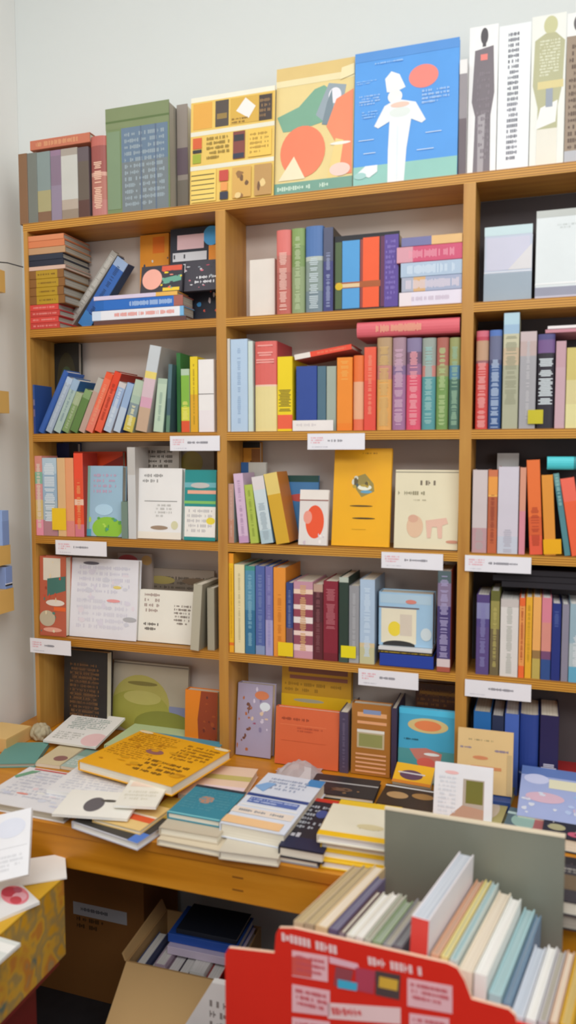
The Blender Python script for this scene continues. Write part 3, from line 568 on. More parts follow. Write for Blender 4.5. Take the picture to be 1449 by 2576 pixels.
S(738, 787, 1463, [(.1, 'b88898'), (.16, 'e0c4b0'), (.3, '8c4454'), (.36, 'e4d0c8'), (.46, '8c4050'), (.54, 'e8dcd8'), (.64, '803c4c'), (.7, 'e4c8c0'), (.82, '8c4858'), (.9, 'e4c4c4'), (1, 'c08c98')], 'book patterned in pink, white and maroon bands', txt=('c89c68', .05, .9, .3))
S(788, 812, 1470, [(.1, 'b09080'), (.5, '4c2028'), (1, '582028')], 'dark maroon book beside the banded one', txt=('7c4c50', .1, .9, .4))
S(813, 850, 1462, [(.9, '7c2030'), (1, '6c1c28')], 'burgundy book', side='882838', txt=('a86068', .1, .6, .6))
S(852, 876, 1452, [(.06, 'a8b0a4'), (.9, '28382f'), (1, '3c4c44')], 'black-green book', side='24342c', stick=('d8c818', .8, .94, 'yellow-green sticker', (-.006, .02)), Y=.0015)
S(877, 903, 1474, [(.9, '8c8c90'), (1, '9c9c9c')], 'mid grey book', txt=('a8a8ac', .1, .9, .3))
S(904, 942, 1458, [(.75, 'a2b6cc'), (.8, 'c8b48c'), (1, 'b8b48c')], 'pale blue book with a tan foot', side='8c9cac', txt=('c0d0e0', .1, .9, .4))
z = H(955, 1090, R.Z, .032, [(1, '1e3a94')], 'deep blue book under the picture box', pages=PAGES_G)
z = H(950, 1088, z, .008, [(1, '1f1a14')], 'thin black book with a yellow edge in the pile', txt=('c8a82c', .02, .98, .3))
z = H(952, 1086, z, .008, [(1, 'c8c8c8')], 'thin silver-grey book in the pile')
F(952, 1088, 1492, '95b6cf', 'light blue box with a framed cream picture', t=.05, Y=.02, tilt=0, z=z+.0006, cat='box', name='picture_box', cov=[('r', .03, .8, .97, .97, 'a4bccc'), ('r', .05, .05, .7, .7, 'd8d0b8'), ('e', .38, .02, .3, .08, '2c2c2c'), ('e', .3, .32, .12, .14, 'e0c83c'), ('r', .4, .2, .62, .6, 'c8bcac'), ('r', 0, .71, .75, .73, '5c4038'), ('e', .6, .84, .1, .04, 'c87c70'), ('e', .88, .25, .1, .12, 'c0ccd0')])
S(1098, 1132, 1436, [(.12, '4c5c60'), (.35, '7c6c88'), (.87, '403468'), (.95, 'c8b8b8'), (1, 'a05040')], 'dark violet book at the right end', Y=-.004, side='8c3c28', txt=('a098bc', .05, .85, .6))

R = Row(2, 6, Y=.01); S, F, H = R.S, R.F, R.H
Rt = Row(2, 6)
F(592, 680, 1720, '9c94ac', 'lavender patterned cover with brown blotches', t=.03, Y=.03, tilt=7, spinecol='b0a8bc', cov=[('s', .02, .05, .45, .8, ['7c5040', 'a8643c', '6c4434'], 16), ('s', .4, .1, .95, .95, ['807898', 'c8c0d0', '94506c', 'd0b8a0'], 18), ('e', .7, .85, .2, .06, 'c87850'), ('e', .8, .7, .15, .06, 'd4dce4')])
F(706, 880, 1672, 'c0901c', 'ochre cover with purple bands at the back', t=.02, Y=.085, tilt=3, cov=[('r', .1, .9, .95, .97, '7c4c3c'), ('r', .12, .83, .95, .87, '8c5444'), ('r', 0, .3, 1, .66, 'e4b818'), ('e', .4, .6, .22, .02, 'a8a890'), ('t', .05, .68, .9, .8, '9c7418', 2)])
F(690, 850, 1784, 'cc6038', 'plain orange-red cover', t=.02, Y=.012, tilt=6, spinecol='dca048', cov=[('t', .1, .76, .8, .84, '8c3820', 1), ('r', .08, .7, .8, .705, 'e08c5c'), ('t', .35, .58, .75, .68, 'b04c30', 2), ('r', .1, .42, .8, .425, 'b04c28')])
S(853, 876, 1792, [(1, '4a4058')], 'dark slate purple spine', side='5c5058', txt=('6c6078', .1, .9, .3))
F(882, 980, 1772, 'a06828', 'brown ringed album with small snapshots', t=.03, Y=.015, tilt=3, spinecol='b88c50', name='photo_album', cov=[('r', .15, .82, .9, .88, 'd8a070'), ('r', .3, .86, .75, .92, '7c8cb0'), ('r', .15, .72, .9, .76, 'd89c70'), ('r', .15, .38, .85, .64, 'b8a888'), ('r', .2, .4, .8, .58, '8c8c54'), ('r', .15, .6, .85, .64, 'd8d4cc')]+[('r', .12, .04+i*.06, .9, .065+i*.06, 'd8a078') for i in range(5)])
S(983, 997, 1782, '3a3048', 'narrow black-violet spine')
F(1000, 1144, 1785, '3f9cc0', 'turquoise children\'s book with orange sea creatures', t=.016, Y=.012, tilt=5, name='picture_book', cov=[('r', 0, .92, 1, 1, '4ab4d8'), ('r', 0, 0, 1, .45, '4a8c90'), ('e', .52, .78, .36, .1, 'c8b47c'), ('e', .52, .78, .24, .07, 'd87c4c'), ('p', [(.2, .45), (.5, .48), (.78, .42), (.74, .22), (.5, .18), (.3, .34)], 'b87468'), ('e', .5, .28, .16, .07, 'c85c50'), ('e', .6, .4, .14, .02, 'd8dcdc'), ('t', .1, .56, .4, .6, '204858', 1), ('e', .5, .06, .3, .05, 'a8ccd0'), ('s', .02, .05, .98, .2, ['3c7c70', '5ca898', '8cc0c0'], 8)])
F(1042, 1146, 1722, '4a2c1e', 'dark brown striped cover behind the turquoise book', t=.02, Y=.09, tilt=2, cov=[('r', .1, .88, 1, .92, '8c6020'), ('t', .05, .74, 1, .95, '6c4420', 4)])

# ------------------------------------------------------------------ bay 3
R = Row(3, 2); S, F, H = R.S, R.F, R.H
F(1216, 1336, 568, 'b4bccb', 'pale blue plastic wrapped box', t=.09, Y=.02, tilt=0, name='boxed_book_set', cat='box', pages=PAGES_G, cov=[('r', 0, .88, 1, 1, 'b8ccd0'), ('r', .05, .42, .95, .85, 'bcbccc'), ('p', [(.5, .42), (1, .42), (1, .75)], 'c8c6c8'), ('r', 0, .02, 1, .38, '8f9ca8'), ('r', 0, .39, 1, .4, 'e0e2e6'), ('r', 0, 0, .5, .02, 'f0f0f4')])
F(1345, 1480, 526, 'cdd3d4', 'large white box with a grey foot', t=.1, Y=.012, tilt=0, name='boxed_book_set', cat='box', pages=PAGES_W, cov=[('r', 0, .92, 1, 1, 'b0b4b0'), ('t', .4, .78, .9, .84, 'b4bab8', 2), ('r', 0, .16, 1, .18, 'e4e6e6'), ('r', 0, .03, 1, .13, '8a8c9c'), ('r', 0, 0, 1, .03, 'b0b0c0')])
R = Row(3, 3); S, F, H = R.S, R.F, R.H
S(1194, 1226, 832, [(.06, 'c06070'), (.1, 'b04050'), (.3, 'b08c70'), (.33, '8c5c60'), (1, 'c44440')], 'red clothbound classic', round_=True, txt=('e09c98', .3, .98, .6))
S(1227, 1259, 830, [(.06, '4c6cac'), (.3, '606480'), (.35, '4c5070'), (1, '2c4c80')], 'navy blue clothbound classic', round_=True, txt=('a8b8d0', .3, .98, .6))
S(1262, 1302, 787, [(.1, 'a4c0cc'), (.18, '90acc4'), (.3, 'b8b498'), (.45, 'b8a488'), (1, 'a0a088')], 'tall pale olive and blue book', side='b0b090', txt=('8c8c74', .2, .8, .7))
S(1304, 1346, 834, [(.1, 'b8a8a8'), (.25, 'b09c98'), (1, '98969a')], 'wide grey book', txt=('b0aeb0', .1, .9, .2), side='a8a4a4')
S(1348, 1392, 840, [(.06, '4c4878'), (.2, '6c5080'), (1, '241f2a')], 'black book with white lettered lines', txt=[('d0d8dc', .26, .75, .8)], round_=True, stick=('b8ac24', .8, .95, 'yellow-green price sticker', (.018, -.022)), Y=.0015)
S(1394, 1420, 858, [(.3, 'b49098'), (1, 'b898a0')], 'dusty pink spine', side='8c5c60')
S(1421, 1470, 874, [(.4, 'c0b068'), (.7, 'c8bc88'), (1, 'd0c890')], 'straw yellow spine at the photo edge')
H(1372, 1480, at(1400, 838, Y=.004).z+.001, .008, [(1, 'b87c88')], 'thin pink book lying over the row', pages=PAGES_W)
H(1378, 1480, at(1400, 838, Y=.004).z+.0095, .007, [(1, 'e4dcdc')], 'thin white book lying over the pink one', pages=PAGES_W)
R = Row(3, 4); S, F, H = R.S, R.F, R.H; R.d = .1
S(1186, 1224, 1182, [(.7, 'c0b4b4'), (1, 'b08c90')], 'greyish pink spine at the left end', txt=('a89c9c', .72, .95, .5))
S(1225, 1249, 1182, [(.08, 'c06c48'), (.3, 'd89040'), (.32, 'e0a850'), (.7, 'a85838'), (1, 'b45c38')], 'orange and rust book', txt=('8c3c28', .3, .9, .4))
F(1246, 1300, 1140, 'bfc4c6', 'pale grey cover behind the white spine', t=.015, Y=.11, tilt=0)
S(1250, 1302, 1174, [(.8, 'c2bcc6'), (1, 'b8bcc8')], 'wide whitish spine', txt=('a8a4b0', .7, .98, .4), side='c8907c')
lean_run(R, [
 (1304, 1324, 1176, [(.5, 'c88c74'), (1, 'c8808c')], 'narrow salmon spine', 0, {}),
 (1328, 1366, 1156, [(.6, 'd86a30'), (.8, 'c8582c'), (1, 'd45438')], 'orange book tilted to the left', -3, dict(txt=('a83c20', .5, .9, .6), side='b84c30')),
 (1370, 1402, 1194, [(.8, 'd08830'), (1, 'c88028')], 'amber book with a yellow sticker', -3.5, dict(side='a86020', stick=('dca010', .8, .985, 'yellow sticker', (.002, .012)), Y=.0015)),
 (1418, 1436, 1190, [(.15, '5c8888'), (.4, '3f7078'), (1, '4a7c84')], 'teal book tilted to the left', -9, dict(side='285058', txt=('8cb8b4', .02, .4, .6))),
 (1438, 1475, 1200, [(.3, 'e06450'), (1, 'dc5a34')], 'coral red book tilted at the photo edge', -9.5, {})])
H(1376, 1480, at(1410, 1192, Y=.004).z+.009, .03, [(.35, '2c8088'), (1, '48bcc4')], 'turquoise book lying on the row', round_=True)
R = Row(3, 5); S, F, H = R.S, R.F, R.H
S(1196, 1229, 1496, [(.1, '4c3c70'), (.3, '7c7ca4'), (.4, '4c4078'), (1, '544478')], 'purple book at the left end', txt=('7c78a8', .1, .9, .4), pages=PAGES_W)
S(1231, 1254, 1486, [(.12, '5c5c28'), (.45, '8c8448'), (1, '685c40')], 'olive brown book', txt=('b0a460', .2, .9, .4), pages=PAGES_W)
S(1256, 1302, 1508, [(.1, 'b8b0ac'), (1, 'cdc8c4')], 'wide off-white book', txt=('a8a8a0', .1, .95, .3), pages=PAGES_W)
S(1303, 1318, 1504, [(.1, 'd8602c'), (.85, 'd89050'), (1, 'e06430')], 'narrow orange book', txt=('a84c20', .1, .8, .4), pages=PAGES_W)
S(1319, 1336, 1502, [(1, 'd8a028')], 'narrow yellow book', txt=('b88c20', .1, .8, .4), pages=PAGES_W)
S(1337, 1358, 1502, [(.65, 'dca058'), (.75, '8c6c40'), (1, 'b09c50')], 'peach coloured book', pages=PAGES_W)
S(1359, 1384, 1504, [(.3, 'c87888'), (.65, 'c88478'), (.75, '6c4468'), (1, '2c4880')], 'pink book with a blue foot', pages=PAGES_W)
S(1385, 1408, 1518, [(1, '1f2c70')], 'navy blue slim book', txt=('4c5c98', .1, .3, .5), pages=PAGES_W)
S(1410, 1428, 1520, [(1, '807c8c')], 'grey violet slim book', pages=PAGES_W)
S(1429, 1480, 1520, [(.5, '8ca4b0'), (.8, 'a8b4b8'), (1, '5c9cb8')], 'light blue spine at the photo edge', txt=('c8ccd0', .4, .8, .6), pages=PAGES_W)
zt = at(1300, 1482, Y=.03).z+.004
for i, (xa, n) in enumerate(((1262, 'lowest'), (1240, 'middle'), (1250, 'topmost'))):
    H(xa, 1475, zt, .014, [(1, '201c22')], f'black book lying over the row, {n} of three', Y=.03, pages=PAGES_G); zt += .0145
R = Row(3, 6, Y=.012); S, F, H = R.S, R.F, R.H
S(1188, 1232, 1790, [(1, '2464a4')], 'bright blue book at the left end', pages=PAGES)
S(1234, 1264, 1800, [(.9, '28304c'), (1, '1a2c54')], 'blue-black book', pages=PAGES_W)
S(1266, 1302, 1796, [(1, '4460ac')], 'cobalt blue book', pages=PAGES_W)
S(1303, 1352, 1798, [(.7, '243c84'), (.72, '90a0c0'), (1, '243c84')], 'thick navy book with a pale line', txt=('7c90b8', .7, .85, .6), round_=True)
S(1354, 1402, 1800, [(1, '221c48')], 'black-violet book with white lines', txt=('c8c4d4', .55, .75, .8))
H(1404, 1480, .7124, .05, [(1, 'a82c2c')], 'dark red book lying at the right edge', Y=.03)
# ------------------------------------------------------------------ shelf labels
def shelf_label(xa, xb, yt, yb, desc, red=True, Y=-.003, roll=0):
    A, B = at(xa, yt, Y=Y), at(xb, yt, Y=Y); zb = at(xa, yb, Y=Y).z; z1 = at(xa, yt, Y=Y).z; w, h = B.x-A.x, z1-zb
    mb = MB(); t = .0012
    mb.box(0, w, -t/2, t/2, 0, h, mat('e8e6ec', .45, .03))
    P = lambda u, v: (u, -t/2-.0004, v)
    if red: words(mb, w*.06, h*.35, w*.3, h*.8, 'd8a0a8', 3, P)
    words(mb, w*.36, h*.42, w*.85, h*.66, '75737c', 1, P, dens=.95)
    words(mb, w*.08, h*.12, w*.4, h*.2, 'a8a6b0', 1, P)
    o = mb.build('shelf_label'); o.location = (A.x, Y-t/2, zb); o.rotation_euler = (0, 0, 0)
    tag(o, desc, 'label', 'white printed labels on the shelf edges')
shelf_label(428, 553, 1097, 1134, 'white shelf label under the thick white book of the third shelf')
shelf_label(774, 918, 1091, 1131, 'white shelf label under the royal blue book, middle bay')
shelf_label(140, 268, 1358, 1394, 'white shelf label below the tan book with yellow sticker')
shelf_label(960, 1115, 1388, 1428, 'white shelf label below the cream hardback with faint animals')
shelf_label(1170, 1337, 1396, 1436, 'white shelf label below the greyish pink and whitish spines', Y=-.004)
shelf_label(76, 178, 1604, 1640, 'white shelf label at the left end of the fifth shelf', Y=-.02)
shelf_label(902, 1053, 1681, 1722, 'white shelf label below the pale blue book and picture box')
shelf_label(1170, 1337, 1708, 1750, 'white shelf label below the purple book, right bay', Y=-.004, red=False)

# ------------------------------------------------------------------ shelves on the left wall
ws = empty('wall_shelf', (-1.489, -.4, 1.0)); tag(ws, 'narrow pale wooden wall shelves at the left edge of the photo', 'shelf')
LS = []
for yt, yb, xe in ((682, 737, 12), (985, 1040, 22), (1370, 1418, 26), (1478, 1535, 34)):
    Y = -.02; X = at(xe, yt, Y=Y).x
    zt, zb = at(xe, yt, Y=Y).z, at(xe, yb, Y=Y).z
    mb = MB(); mb.box(0, X+1.489, -.5, Y+.4, zb-1.0, zt-1.0, mat('cfa75e', .5)); mb.build('ledge', ws); LS.append((X, zt, zb))
def wall_item(i, yt, X, cols, desc, name='book'):
    z = LS[i][1]+.0005; h = at(20, yt, Y=-.03).z-z
    # upright booklet facing the room, standing on the ledge
    R3 = Matrix.Rotation(math.pi/2, 3, 'Z')
    o = book(min(.03, X+1.485), h, .15, cols, mw=MW(Vector((1, 0, 0)), Vector((0, -1, 0)).normalized()*1, Vector((0, 0, 1)), Vector((-1.487+min(.03, X+1.485)/2, -.03, z))) if False else MW(Vector((0, 1, 0)), Vector((-1, 0, 0)), Vector((0, 0, 1)), Vector((X, -.045, z))))
    return o
for i, yt, c, n in ((3, 1424, [(.75, '7c92c4'), (.8, 'd8dce8'), (.88, '20242c'), (1, '7890c0')], 'blue and white striped book on the lowest ledge of the left wall'),
                    (2, 1284, [(.3, '86a0d0'), (1, '7c94c4')], 'soft blue book standing on a ledge of the left wall')):
    X, z, _ = LS[i]; h = at(25, yt, Y=-.03).z-z-.001
    d = X+1.489-.002
    o = book(.03, h, d, c, mw=MW(Vector((0, 1, 0)), Vector((-1, 0, 0)), Vector((0, 0, 1)), Vector((X-.001, -.0365, z+.0005))))
    tag(o, n, 'book', 'books on the left wall shelves')
    # local +x is world +y : handedness fixed by the axes (0,1,0) x (-1,0,0) = (0,0,1)
mb = MB(); a = at(-20, 658, Y=-.012); b = at(58, 672, Y=-.012)
mb.tube([a, (a+b)/2+Vector((0, 0, .004)), b], .0016, mat('26262a')); o = mb.build('hanging_cable'); tag(o, 'thin black cable crossing the white wall left of the bookcase', 'cable')

# ------------------------------------------------------------------ on the desk
DZ = .7124
g = 'books laid out on the desk'
mb = MB(); A = at(20, 1835, Z=DZ+.03)
# tan box at the far left of the desk
tb_ = empty('box', (-1.42, -.1, DZ)); tag(tb_, 'tan cardboard box at the far left end of the desk', 'box')
q = mat('c9a468', .7)
for nm, b_, m_ in (('body', (-.045, .06, -.05, .06, .0004, .035), q), ('lid', (-.044, .0585, -.048, .058, .0355, .0375), mat('d4b274', .7))):
    mb = MB(); mb.box(*b_, m_); mb.build(nm, tb_)
# crumpled paper lump
import bmesh
def lump(name, c, r, hx, desc, cat, seed=1, sc=(1, 1, 1)):
    bm = bmesh.new(); bmesh.ops.create_icosphere(bm, subdivisions=4, radius=1); rg = random.Random(seed)
    ph = [(Vector((rg.uniform(-1, 1), rg.uniform(-1, 1), rg.uniform(-1, 1))).normalized(), rg.uniform(3, 8), rg.uniform(0, 6)) for _ in range(9)]
    for v in bm.verts:
        n = v.co.normalized(); k = 1+sum(.07*abs(math.sin(f*n.dot(a)+p)) for a, f, p in ph)-.25
        v.co = Vector((n.x*r*k*sc[0], n.y*r*k*sc[1], max(n.z, -.55)*r*k*sc[2]))
    mz = min(v.co.z for v in bm.verts)
    for v in bm.verts: v.co.z -= mz
    me = bpy.data.meshes.new(name); bm.to_mesh(me); bm.free(); me.materials.append(mat(hx, .6))
    o = bpy.data.objects.new(name, me); COL.objects.link(o); o.location = c; tag(o, desc, cat); return o
lump('crumpled_paper', at(86, 1868, Z=DZ)+Vector((0, .03, 0)), .022, 'a89c80', 'crumpled greyish paper ball at the left end of the desk', 'paper', 3, (1.2, 1, 1.1))
def stack_under(nl, nr, fl, z, n, t, cols, desc, **k):
    pass
flat((-20, 1921), (88, 1919), (40, 1868), DZ+.012, .0118, '5f948c', 'teal green thin book at the left end of the desk', spine='2c6468', pages=PAGES_G)
flat((85, 1918), (150, 1926), (150, 1868), DZ+.010, .0098, 'cdbf9c', 'beige booklet with a red edge beside the teal book', cov=[('r', 0, .9, 1, 1, 'b03c30'), ('e', .7, .3, .25, .12, '8c6460')], soft=True)
flat((152, 1926), (215, 1936), (165, 1876), DZ+.009, .0088, 'a8bcb4', 'mint and white booklet under the white leaflet', cov=[('r', 0, .6, 1, 1, '7c9c90'), ('t', .1, .1, .8, .5, 'd8dcd8', 4)], soft=True)
flat((108, 1862), (240, 1880), (152, 1786), (DZ+.022, DZ+.022, DZ+.05), .006, 'dedcd8', 'white leaflet with faint print near the bookcase', cov=[('t', .15, .45, .85, .85, '8c9c94', 7), ('e', .85, .2, .22, .2, 'e8c4c4'), ('t', .1, .1, .6, .35, 'b0b0a8', 4)], name='leaflet', cat='leaflet', soft=True, pages=PAGES_W)
flat((262, 1872), (500, 1904), (312, 1812), DZ+.026, .0255, 'b4c498', 'pale green book beneath the golden yellow one', spine='8ca080')
flat((300, 1890), (500, 1922), (388, 1842), DZ+.038, .0115, '4c8ca0', 'blue-teal book just beneath the golden yellow one', spine='3c7c90', pages=PAGES_W)
flat((196, 1913), (432, 1978), (335, 1830), DZ+.066, .024, 'dda014', 'large golden yellow book with dark lettering on the desk', spine='c88c10', cov=[
  ('t', .05, .3, .5, .95, 'a87008', 14), ('t', .5, .1, .95, .42, '5c3808', 4), ('t', .62, .5, .98, .9, '8c5c10', 6), ('e', .45, .56, .09, .06, '8c5c58'), ('e', .08, .96, .08, .03, 'e8d8b0'), ('e', .93, .96, .08, .03, 'e8dcb8'), ('s', .05, .1, .95, .9, ['c89010', 'd09408', 'b87c08'], 20)])
flat((-60, 2010), (160, 2050), (20, 1920), DZ+.02, .0195, 'd4d4d8', 'large white illustrated book at the left end of the desk', spine='5c5450', pages=PAGES_G, cov=[('t', .1, .2, .95, .9, 'b8bac4', 9), ('s', .1, .1, .95, .9, ['c8ccd8', 'd8c8cc', 'c0c4d4', 'dcdcd8'], 24), ('e', .6, .5, .06, .02, 'd87c78'), ('e', .35, .3, .07, .02, 'd88c80'), ('p', [(0, .7), (.1, .9), (.2, .92), (.05, .65)], '6c9c7c'), ('r', .1, .94, .5, .97, 'c85048')])
flat((115, 1985), (300, 2012), (190, 1925), DZ+.031, .0105, 'd8d8da', 'white printed sheet book lying on the illustrated one', pages=PAGES_W, cov=[('t', .1, .1, .9, .9, 'c0c2ca', 9)], soft=True)
flat((180, 2066), (345, 2122), (250, 1995), DZ+.016, .0155, 'b8b8c0', 'large book with dark cover overhanging the desk edge', spine='b4b4ba', pages=PAGES_W, cov=[('r', 0, .02, 1, 1, '3a3836'), ('r', .85, 0, 1, .3, '4c74c0')])
flat((232, 2058), (352, 2090), (290, 2000), DZ+.026, .0095, 'd8b878', 'tan book with orange-red band near the desk edge', cov=[('r', 0, .3, 1, .5, 'd0552c'), ('r', 0, .5, 1, .56, 'e8dcc8')], spine='d8c48c')
flat((130, 2047), (320, 2060), (175, 1985), (DZ+.036, DZ+.036, DZ+.042), .006, 'e2e0d8', 'white open booklet with a dark grey blot', name='booklet', cat='booklet', cov=[('e', .45, .45, .13, .28, '5c585c'), ('e', .62, .62, .12, .05, '4c4840')], soft=True, pages=PAGES_W)
flat((285, 2025), (392, 2030), (305, 1962), (DZ+.05, DZ+.05, DZ+.052), .006, 'e2dfd4', 'cream booklet lying on the open booklet', name='booklet', cat='booklet', cov=[('r', .1, .75, .95, .95, 'e8d4c4'), ('t', .1, .2, .9, .6, 'd0ccbc', 3)], soft=True, pages=PAGES_W)
flat((372, 2050), (430, 2060), (400, 2000), DZ+.018, .0175, 'b8983c', 'small mustard book in the middle of the desk')
flat((448, 1996), (600, 2012), (548, 1925), DZ+.022, .0215, 'e0c4ac', 'pale pink book with an olive stripe', cov=[('r', .1, .55, 1, .7, 'bcb068'), ('r', .3, .2, 1, .35, 'dcc8cc'), ('r', .6, .02, 1, .12, '7c6c6c')], spine='d0b8a8')
flat((395, 2110), (552, 2140), (505, 2005), DZ+.014, .0135, 'c9bca4', 'cream book, lowest under the teal cover', spine='c4b8a0')
flat((400, 2080), (548, 2105), (505, 1995), DZ+.032, .0175, 'b9ad98', 'beige book directly under the teal cover', spine='cfc3ac')
flat((420, 2042), (552, 2066), (510, 1975), DZ+.047, .0145, '2f7c90', 'teal blue book with a small orange motif on the desk', cov=[('r', 0, .92, 1, 1, '26303c'), ('e', .45, .55, .14, .12, 'a8806c'), ('t', .1, .2, .95, .85, '4a8c9c', 8), ('r', 0, 0, 1, .03, '7cc4cc')], spine='d8c8ac')
flat((550, 2140), (700, 2160), (695, 1985), DZ+.018, .0175, 'c0b8a8', 'light stone book beneath the white and blue one', spine='c8c4bc')
flat((552, 2068), (716, 2100), (702, 1948), DZ+.05, .0315, 'ccd2de', 'white and blue paperback with several title bands', cov=[('r', .75, .86, 1, 1, '3c80b8'), ('t', .15, .68, .8, .92, '8c98b0', 4), ('r', 0, .52, 1, .57, '2c4480'), ('r', .1, .4, .9, .5, '5068a8'), ('t', .12, .41, .88, .49, 'b0bcd8', 2), ('r', .05, .34, .95, .36, 'f0f0ee'), ('r', 0, .2, .95, .3, 'd8ccc0'), ('t', .1, .22, .9, .28, '7c8088', 1), ('r', 0, .02, .9, .14, 'e0b888'), ('p', [(0, .7), (.2, .62), (.3, .8), (.15, .8)], '7ca4d0')], spine='d8d4cc')
flat((682, 2150), (800, 2170), (790, 2030), DZ+.012, .0115, '8c8c94', 'grey book under the black and red one', spine='9c9ca4')
flat((700, 2128), (814, 2148), (800, 2008), DZ+.034, .0215, '26242e', 'black book with a red border and white lettering', spine='1c1c2c', cov=[('r', 0, .93, 1, 1, 'c03428'), ('r', .78, .3, 1, .93, 'c02c28'), ('t', .1, .35, .72, .85, 'a0a4ac', 6), ('e', .5, .68, .14, .08, '40508c'), ('t', .1, .15, .5, .3, 'b4b4bc', 1), ('r', 0, 0, 1, .2, '202440')])
NS = ((796, 2178), (980, 2204), (850, 2090))
zb = DZ
for i, (t, c, n) in enumerate(((.016, 'd8d0bc', 'cream and yellow book, lowest of the yellow-edged stack'), (.016, 'ddd6c4', 'cream and yellow book, second of the yellow-edged stack'), (.018, 'e0d9c8', 'cream and yellow book, third of the yellow-edged stack'))):
    y = -i*26
    flat((806, 2164+y), (978, 2190+y), (886, 2066+y), zb+t, t-.0005, 'e8c030', n, spine='d8a81c', pages=PAGES_W); zb += t
flat((797, 2098), (972, 2124), (880, 2026), zb+.017, .0165, 'd6d0bc', 'cream book with a gold spine topping the yellow-edged stack', spine='e0ac14', pages=PAGES_W, cov=[('r', 0, 0, 1, .14, 'e4b414'), ('t', .55, .3, .9, .45, 'b8a880', 2), ('e', .7, .4, .2, .08, 'c8bc94')])
# further back, right of the middle
flat((770, 1990), (940, 2012), (840, 1950), DZ+.012, .0115, '2c2c30', 'flat black photo book at the back of the desk', cov=[('r', .1, .6, 1, .66, 'a8a8a8'), ('e', .5, .3, .15, .1, '6c5444'), ('s', .3, .1, .95, .5, ['5c4030', '8c6c4c', '3c3028'], 8)])
flat((945, 2018), (1085, 2042), (985, 1972), DZ+.02, .0195, '3a2a1e', 'flat brown photo book with tan ovals at the back', cov=[('e', .3, .5, .2, .16, 'b08c60'), ('e', .75, .6, .2, .14, 'a07844'), ('r', 0, .88, 1, .94, 'd8d8d8')])
flat((985, 1965), (1082, 1982), (992, 1915), (DZ+.022, DZ+.022, DZ+.05), .012, 'e0a81c', 'yellow booklet with a dark eye-shaped picture', name='booklet', cat='booklet', cov=[('e', .45, .45, .3, .24, '5c3c50'), ('r', .1, .5, .8, .56, 'c8c0c0'), ('r', 0, 0, 1, .14, 'c87820')], soft=True)
def crumple(c, w, d, h, desc):
    """a crumpled sheet of thin plastic"""
    rg = random.Random(11); n = 8; mb = MB(); m = mat('cdc6ca', .18, .05); m.node_tree.nodes['Principled BSDF'].inputs['Transmission Weight'].default_value = .45
    g_ = [[Vector((w*(i/n-.5)*rg.uniform(.9, 1.08), d*(j/n-.5)*rg.uniform(.9, 1.08), .004+h*max(0, 1-((i/n-.5)**2+(j/n-.45)**2)*4.2)*rg.uniform(.7, 1.0))) for j in range(n+1)] for i in range(n+1)]
    for i in range(n):
        for j in range(n):
            mb.face([g_[i][j], g_[i+1][j], g_[i+1][j+1]], m); mb.face([g_[i][j], g_[i+1][j+1], g_[i][j+1]], m)
    o = mb.build('crumpled_plastic_wrap'); o.location = c; o.rotation_euler.z = .3; tag(o, desc, 'wrapping')
crumple(at(752, 1950, Z=DZ), .12, .07, .042, 'crumpled clear plastic wrap before the orange-red cover')

def stand(xa, xb, ya, yt, Y, face, desc, t=.012, tilt=10, cov=(), z=DZ, rot=0, **k):
    """booklet standing on the desk at depth Y with its left and right foot at photo x"""
    r = Row(3, 6); r.Z = z; r.lo, r.hi = -9, 9
    o = r.F(xa, xb, yt, face, 'X', t=t, Y=Y, tilt=tilt, cov=cov, rot=rot, **k)
    LABELS.discard(o['label']); tag(o, desc, 'book', 'books standing at the back of the desk'); return o
stand(1148, 1288, 1955, 1838, -.065, 'd3b480', 'tan cover with small red drawings before the upright', cov=[('t', .2, .82, .8, .86, '8c7c5c', 1), ('t', .05, .68, .3, .73, '7c7090', 1), ('t', .65, .66, .98, .72, '7c7090', 1), ('e', .42, .56, .14, .03, 'c88058'), ('r', .25, .38, .8, .43, 'c88458'), ('e', .45, .16, .14, .05, 'd06c48'), ('r', .9, .02, .98, .65, 'bda478')], z=.7124+.03, tilt=8)
mb = MB(); a0 = base_x(1150, -.03, DZ); a1 = base_x(1290, -.03, DZ)
o = book(.029, .13, .06, '24407c', mw=MW(Vector((0, 0, 1)), Vector((0, 1, 0)), Vector((-1, 0, 0)), Vector((a1-.004, -.09, DZ+.0146)))); tag(o, 'navy book lying flat beneath the tan cover', 'book', g)
stand(1088, 1236, 2050, 1925, -.18, 'd9dadf', 'white book with an olive field photograph', cov=[('r', .5, .1, .86, .78, 'a89c90'), ('r', .55, .38, .84, .76, '6c6a2c'), ('p', [(.2, .06), (.86, .06), (.86, .3), (.5, .34)], 'b08c78'), ('e', .3, .86, .12, .03, 'e8b8b8'), ('t', .08, .1, .4, .8, 'c8ccd4', 10)], t=.014, tilt=14)
flat((1300, 2050), (1470, 2078), (1318, 1925), (DZ+.03, DZ+.03, DZ+.08), .012, '98a4cc', 'pale blue picture booklet with cream and white patches', name='booklet', cat='booklet', cov=[('r', 0, .82, 1, 1, '5c74ac'), ('e', .25, .75, .2, .1, 'c4c8e4'), ('r', .45, .6, 1, .78, 'd4d0b4'), ('e', .4, .4, .3, .1, 'c8a8b8'), ('s', .05, .05, .95, .5, ['a8b8d8', 'b8a8c0', '8cb0d4', 'c8ccd8'], 16)], soft=True)
flat((1262, 2085), (1360, 2105), (1275, 2028), DZ+.025, .0245, '4c6470', 'slate book with mint and pink patches at the right', cov=[('e', .5, .5, .35, .3, '8caca4'), ('r', .75, .1, 1, .9, 'a06060'), ('r', 0, .7, 1, .8, 'b0c8c8')])
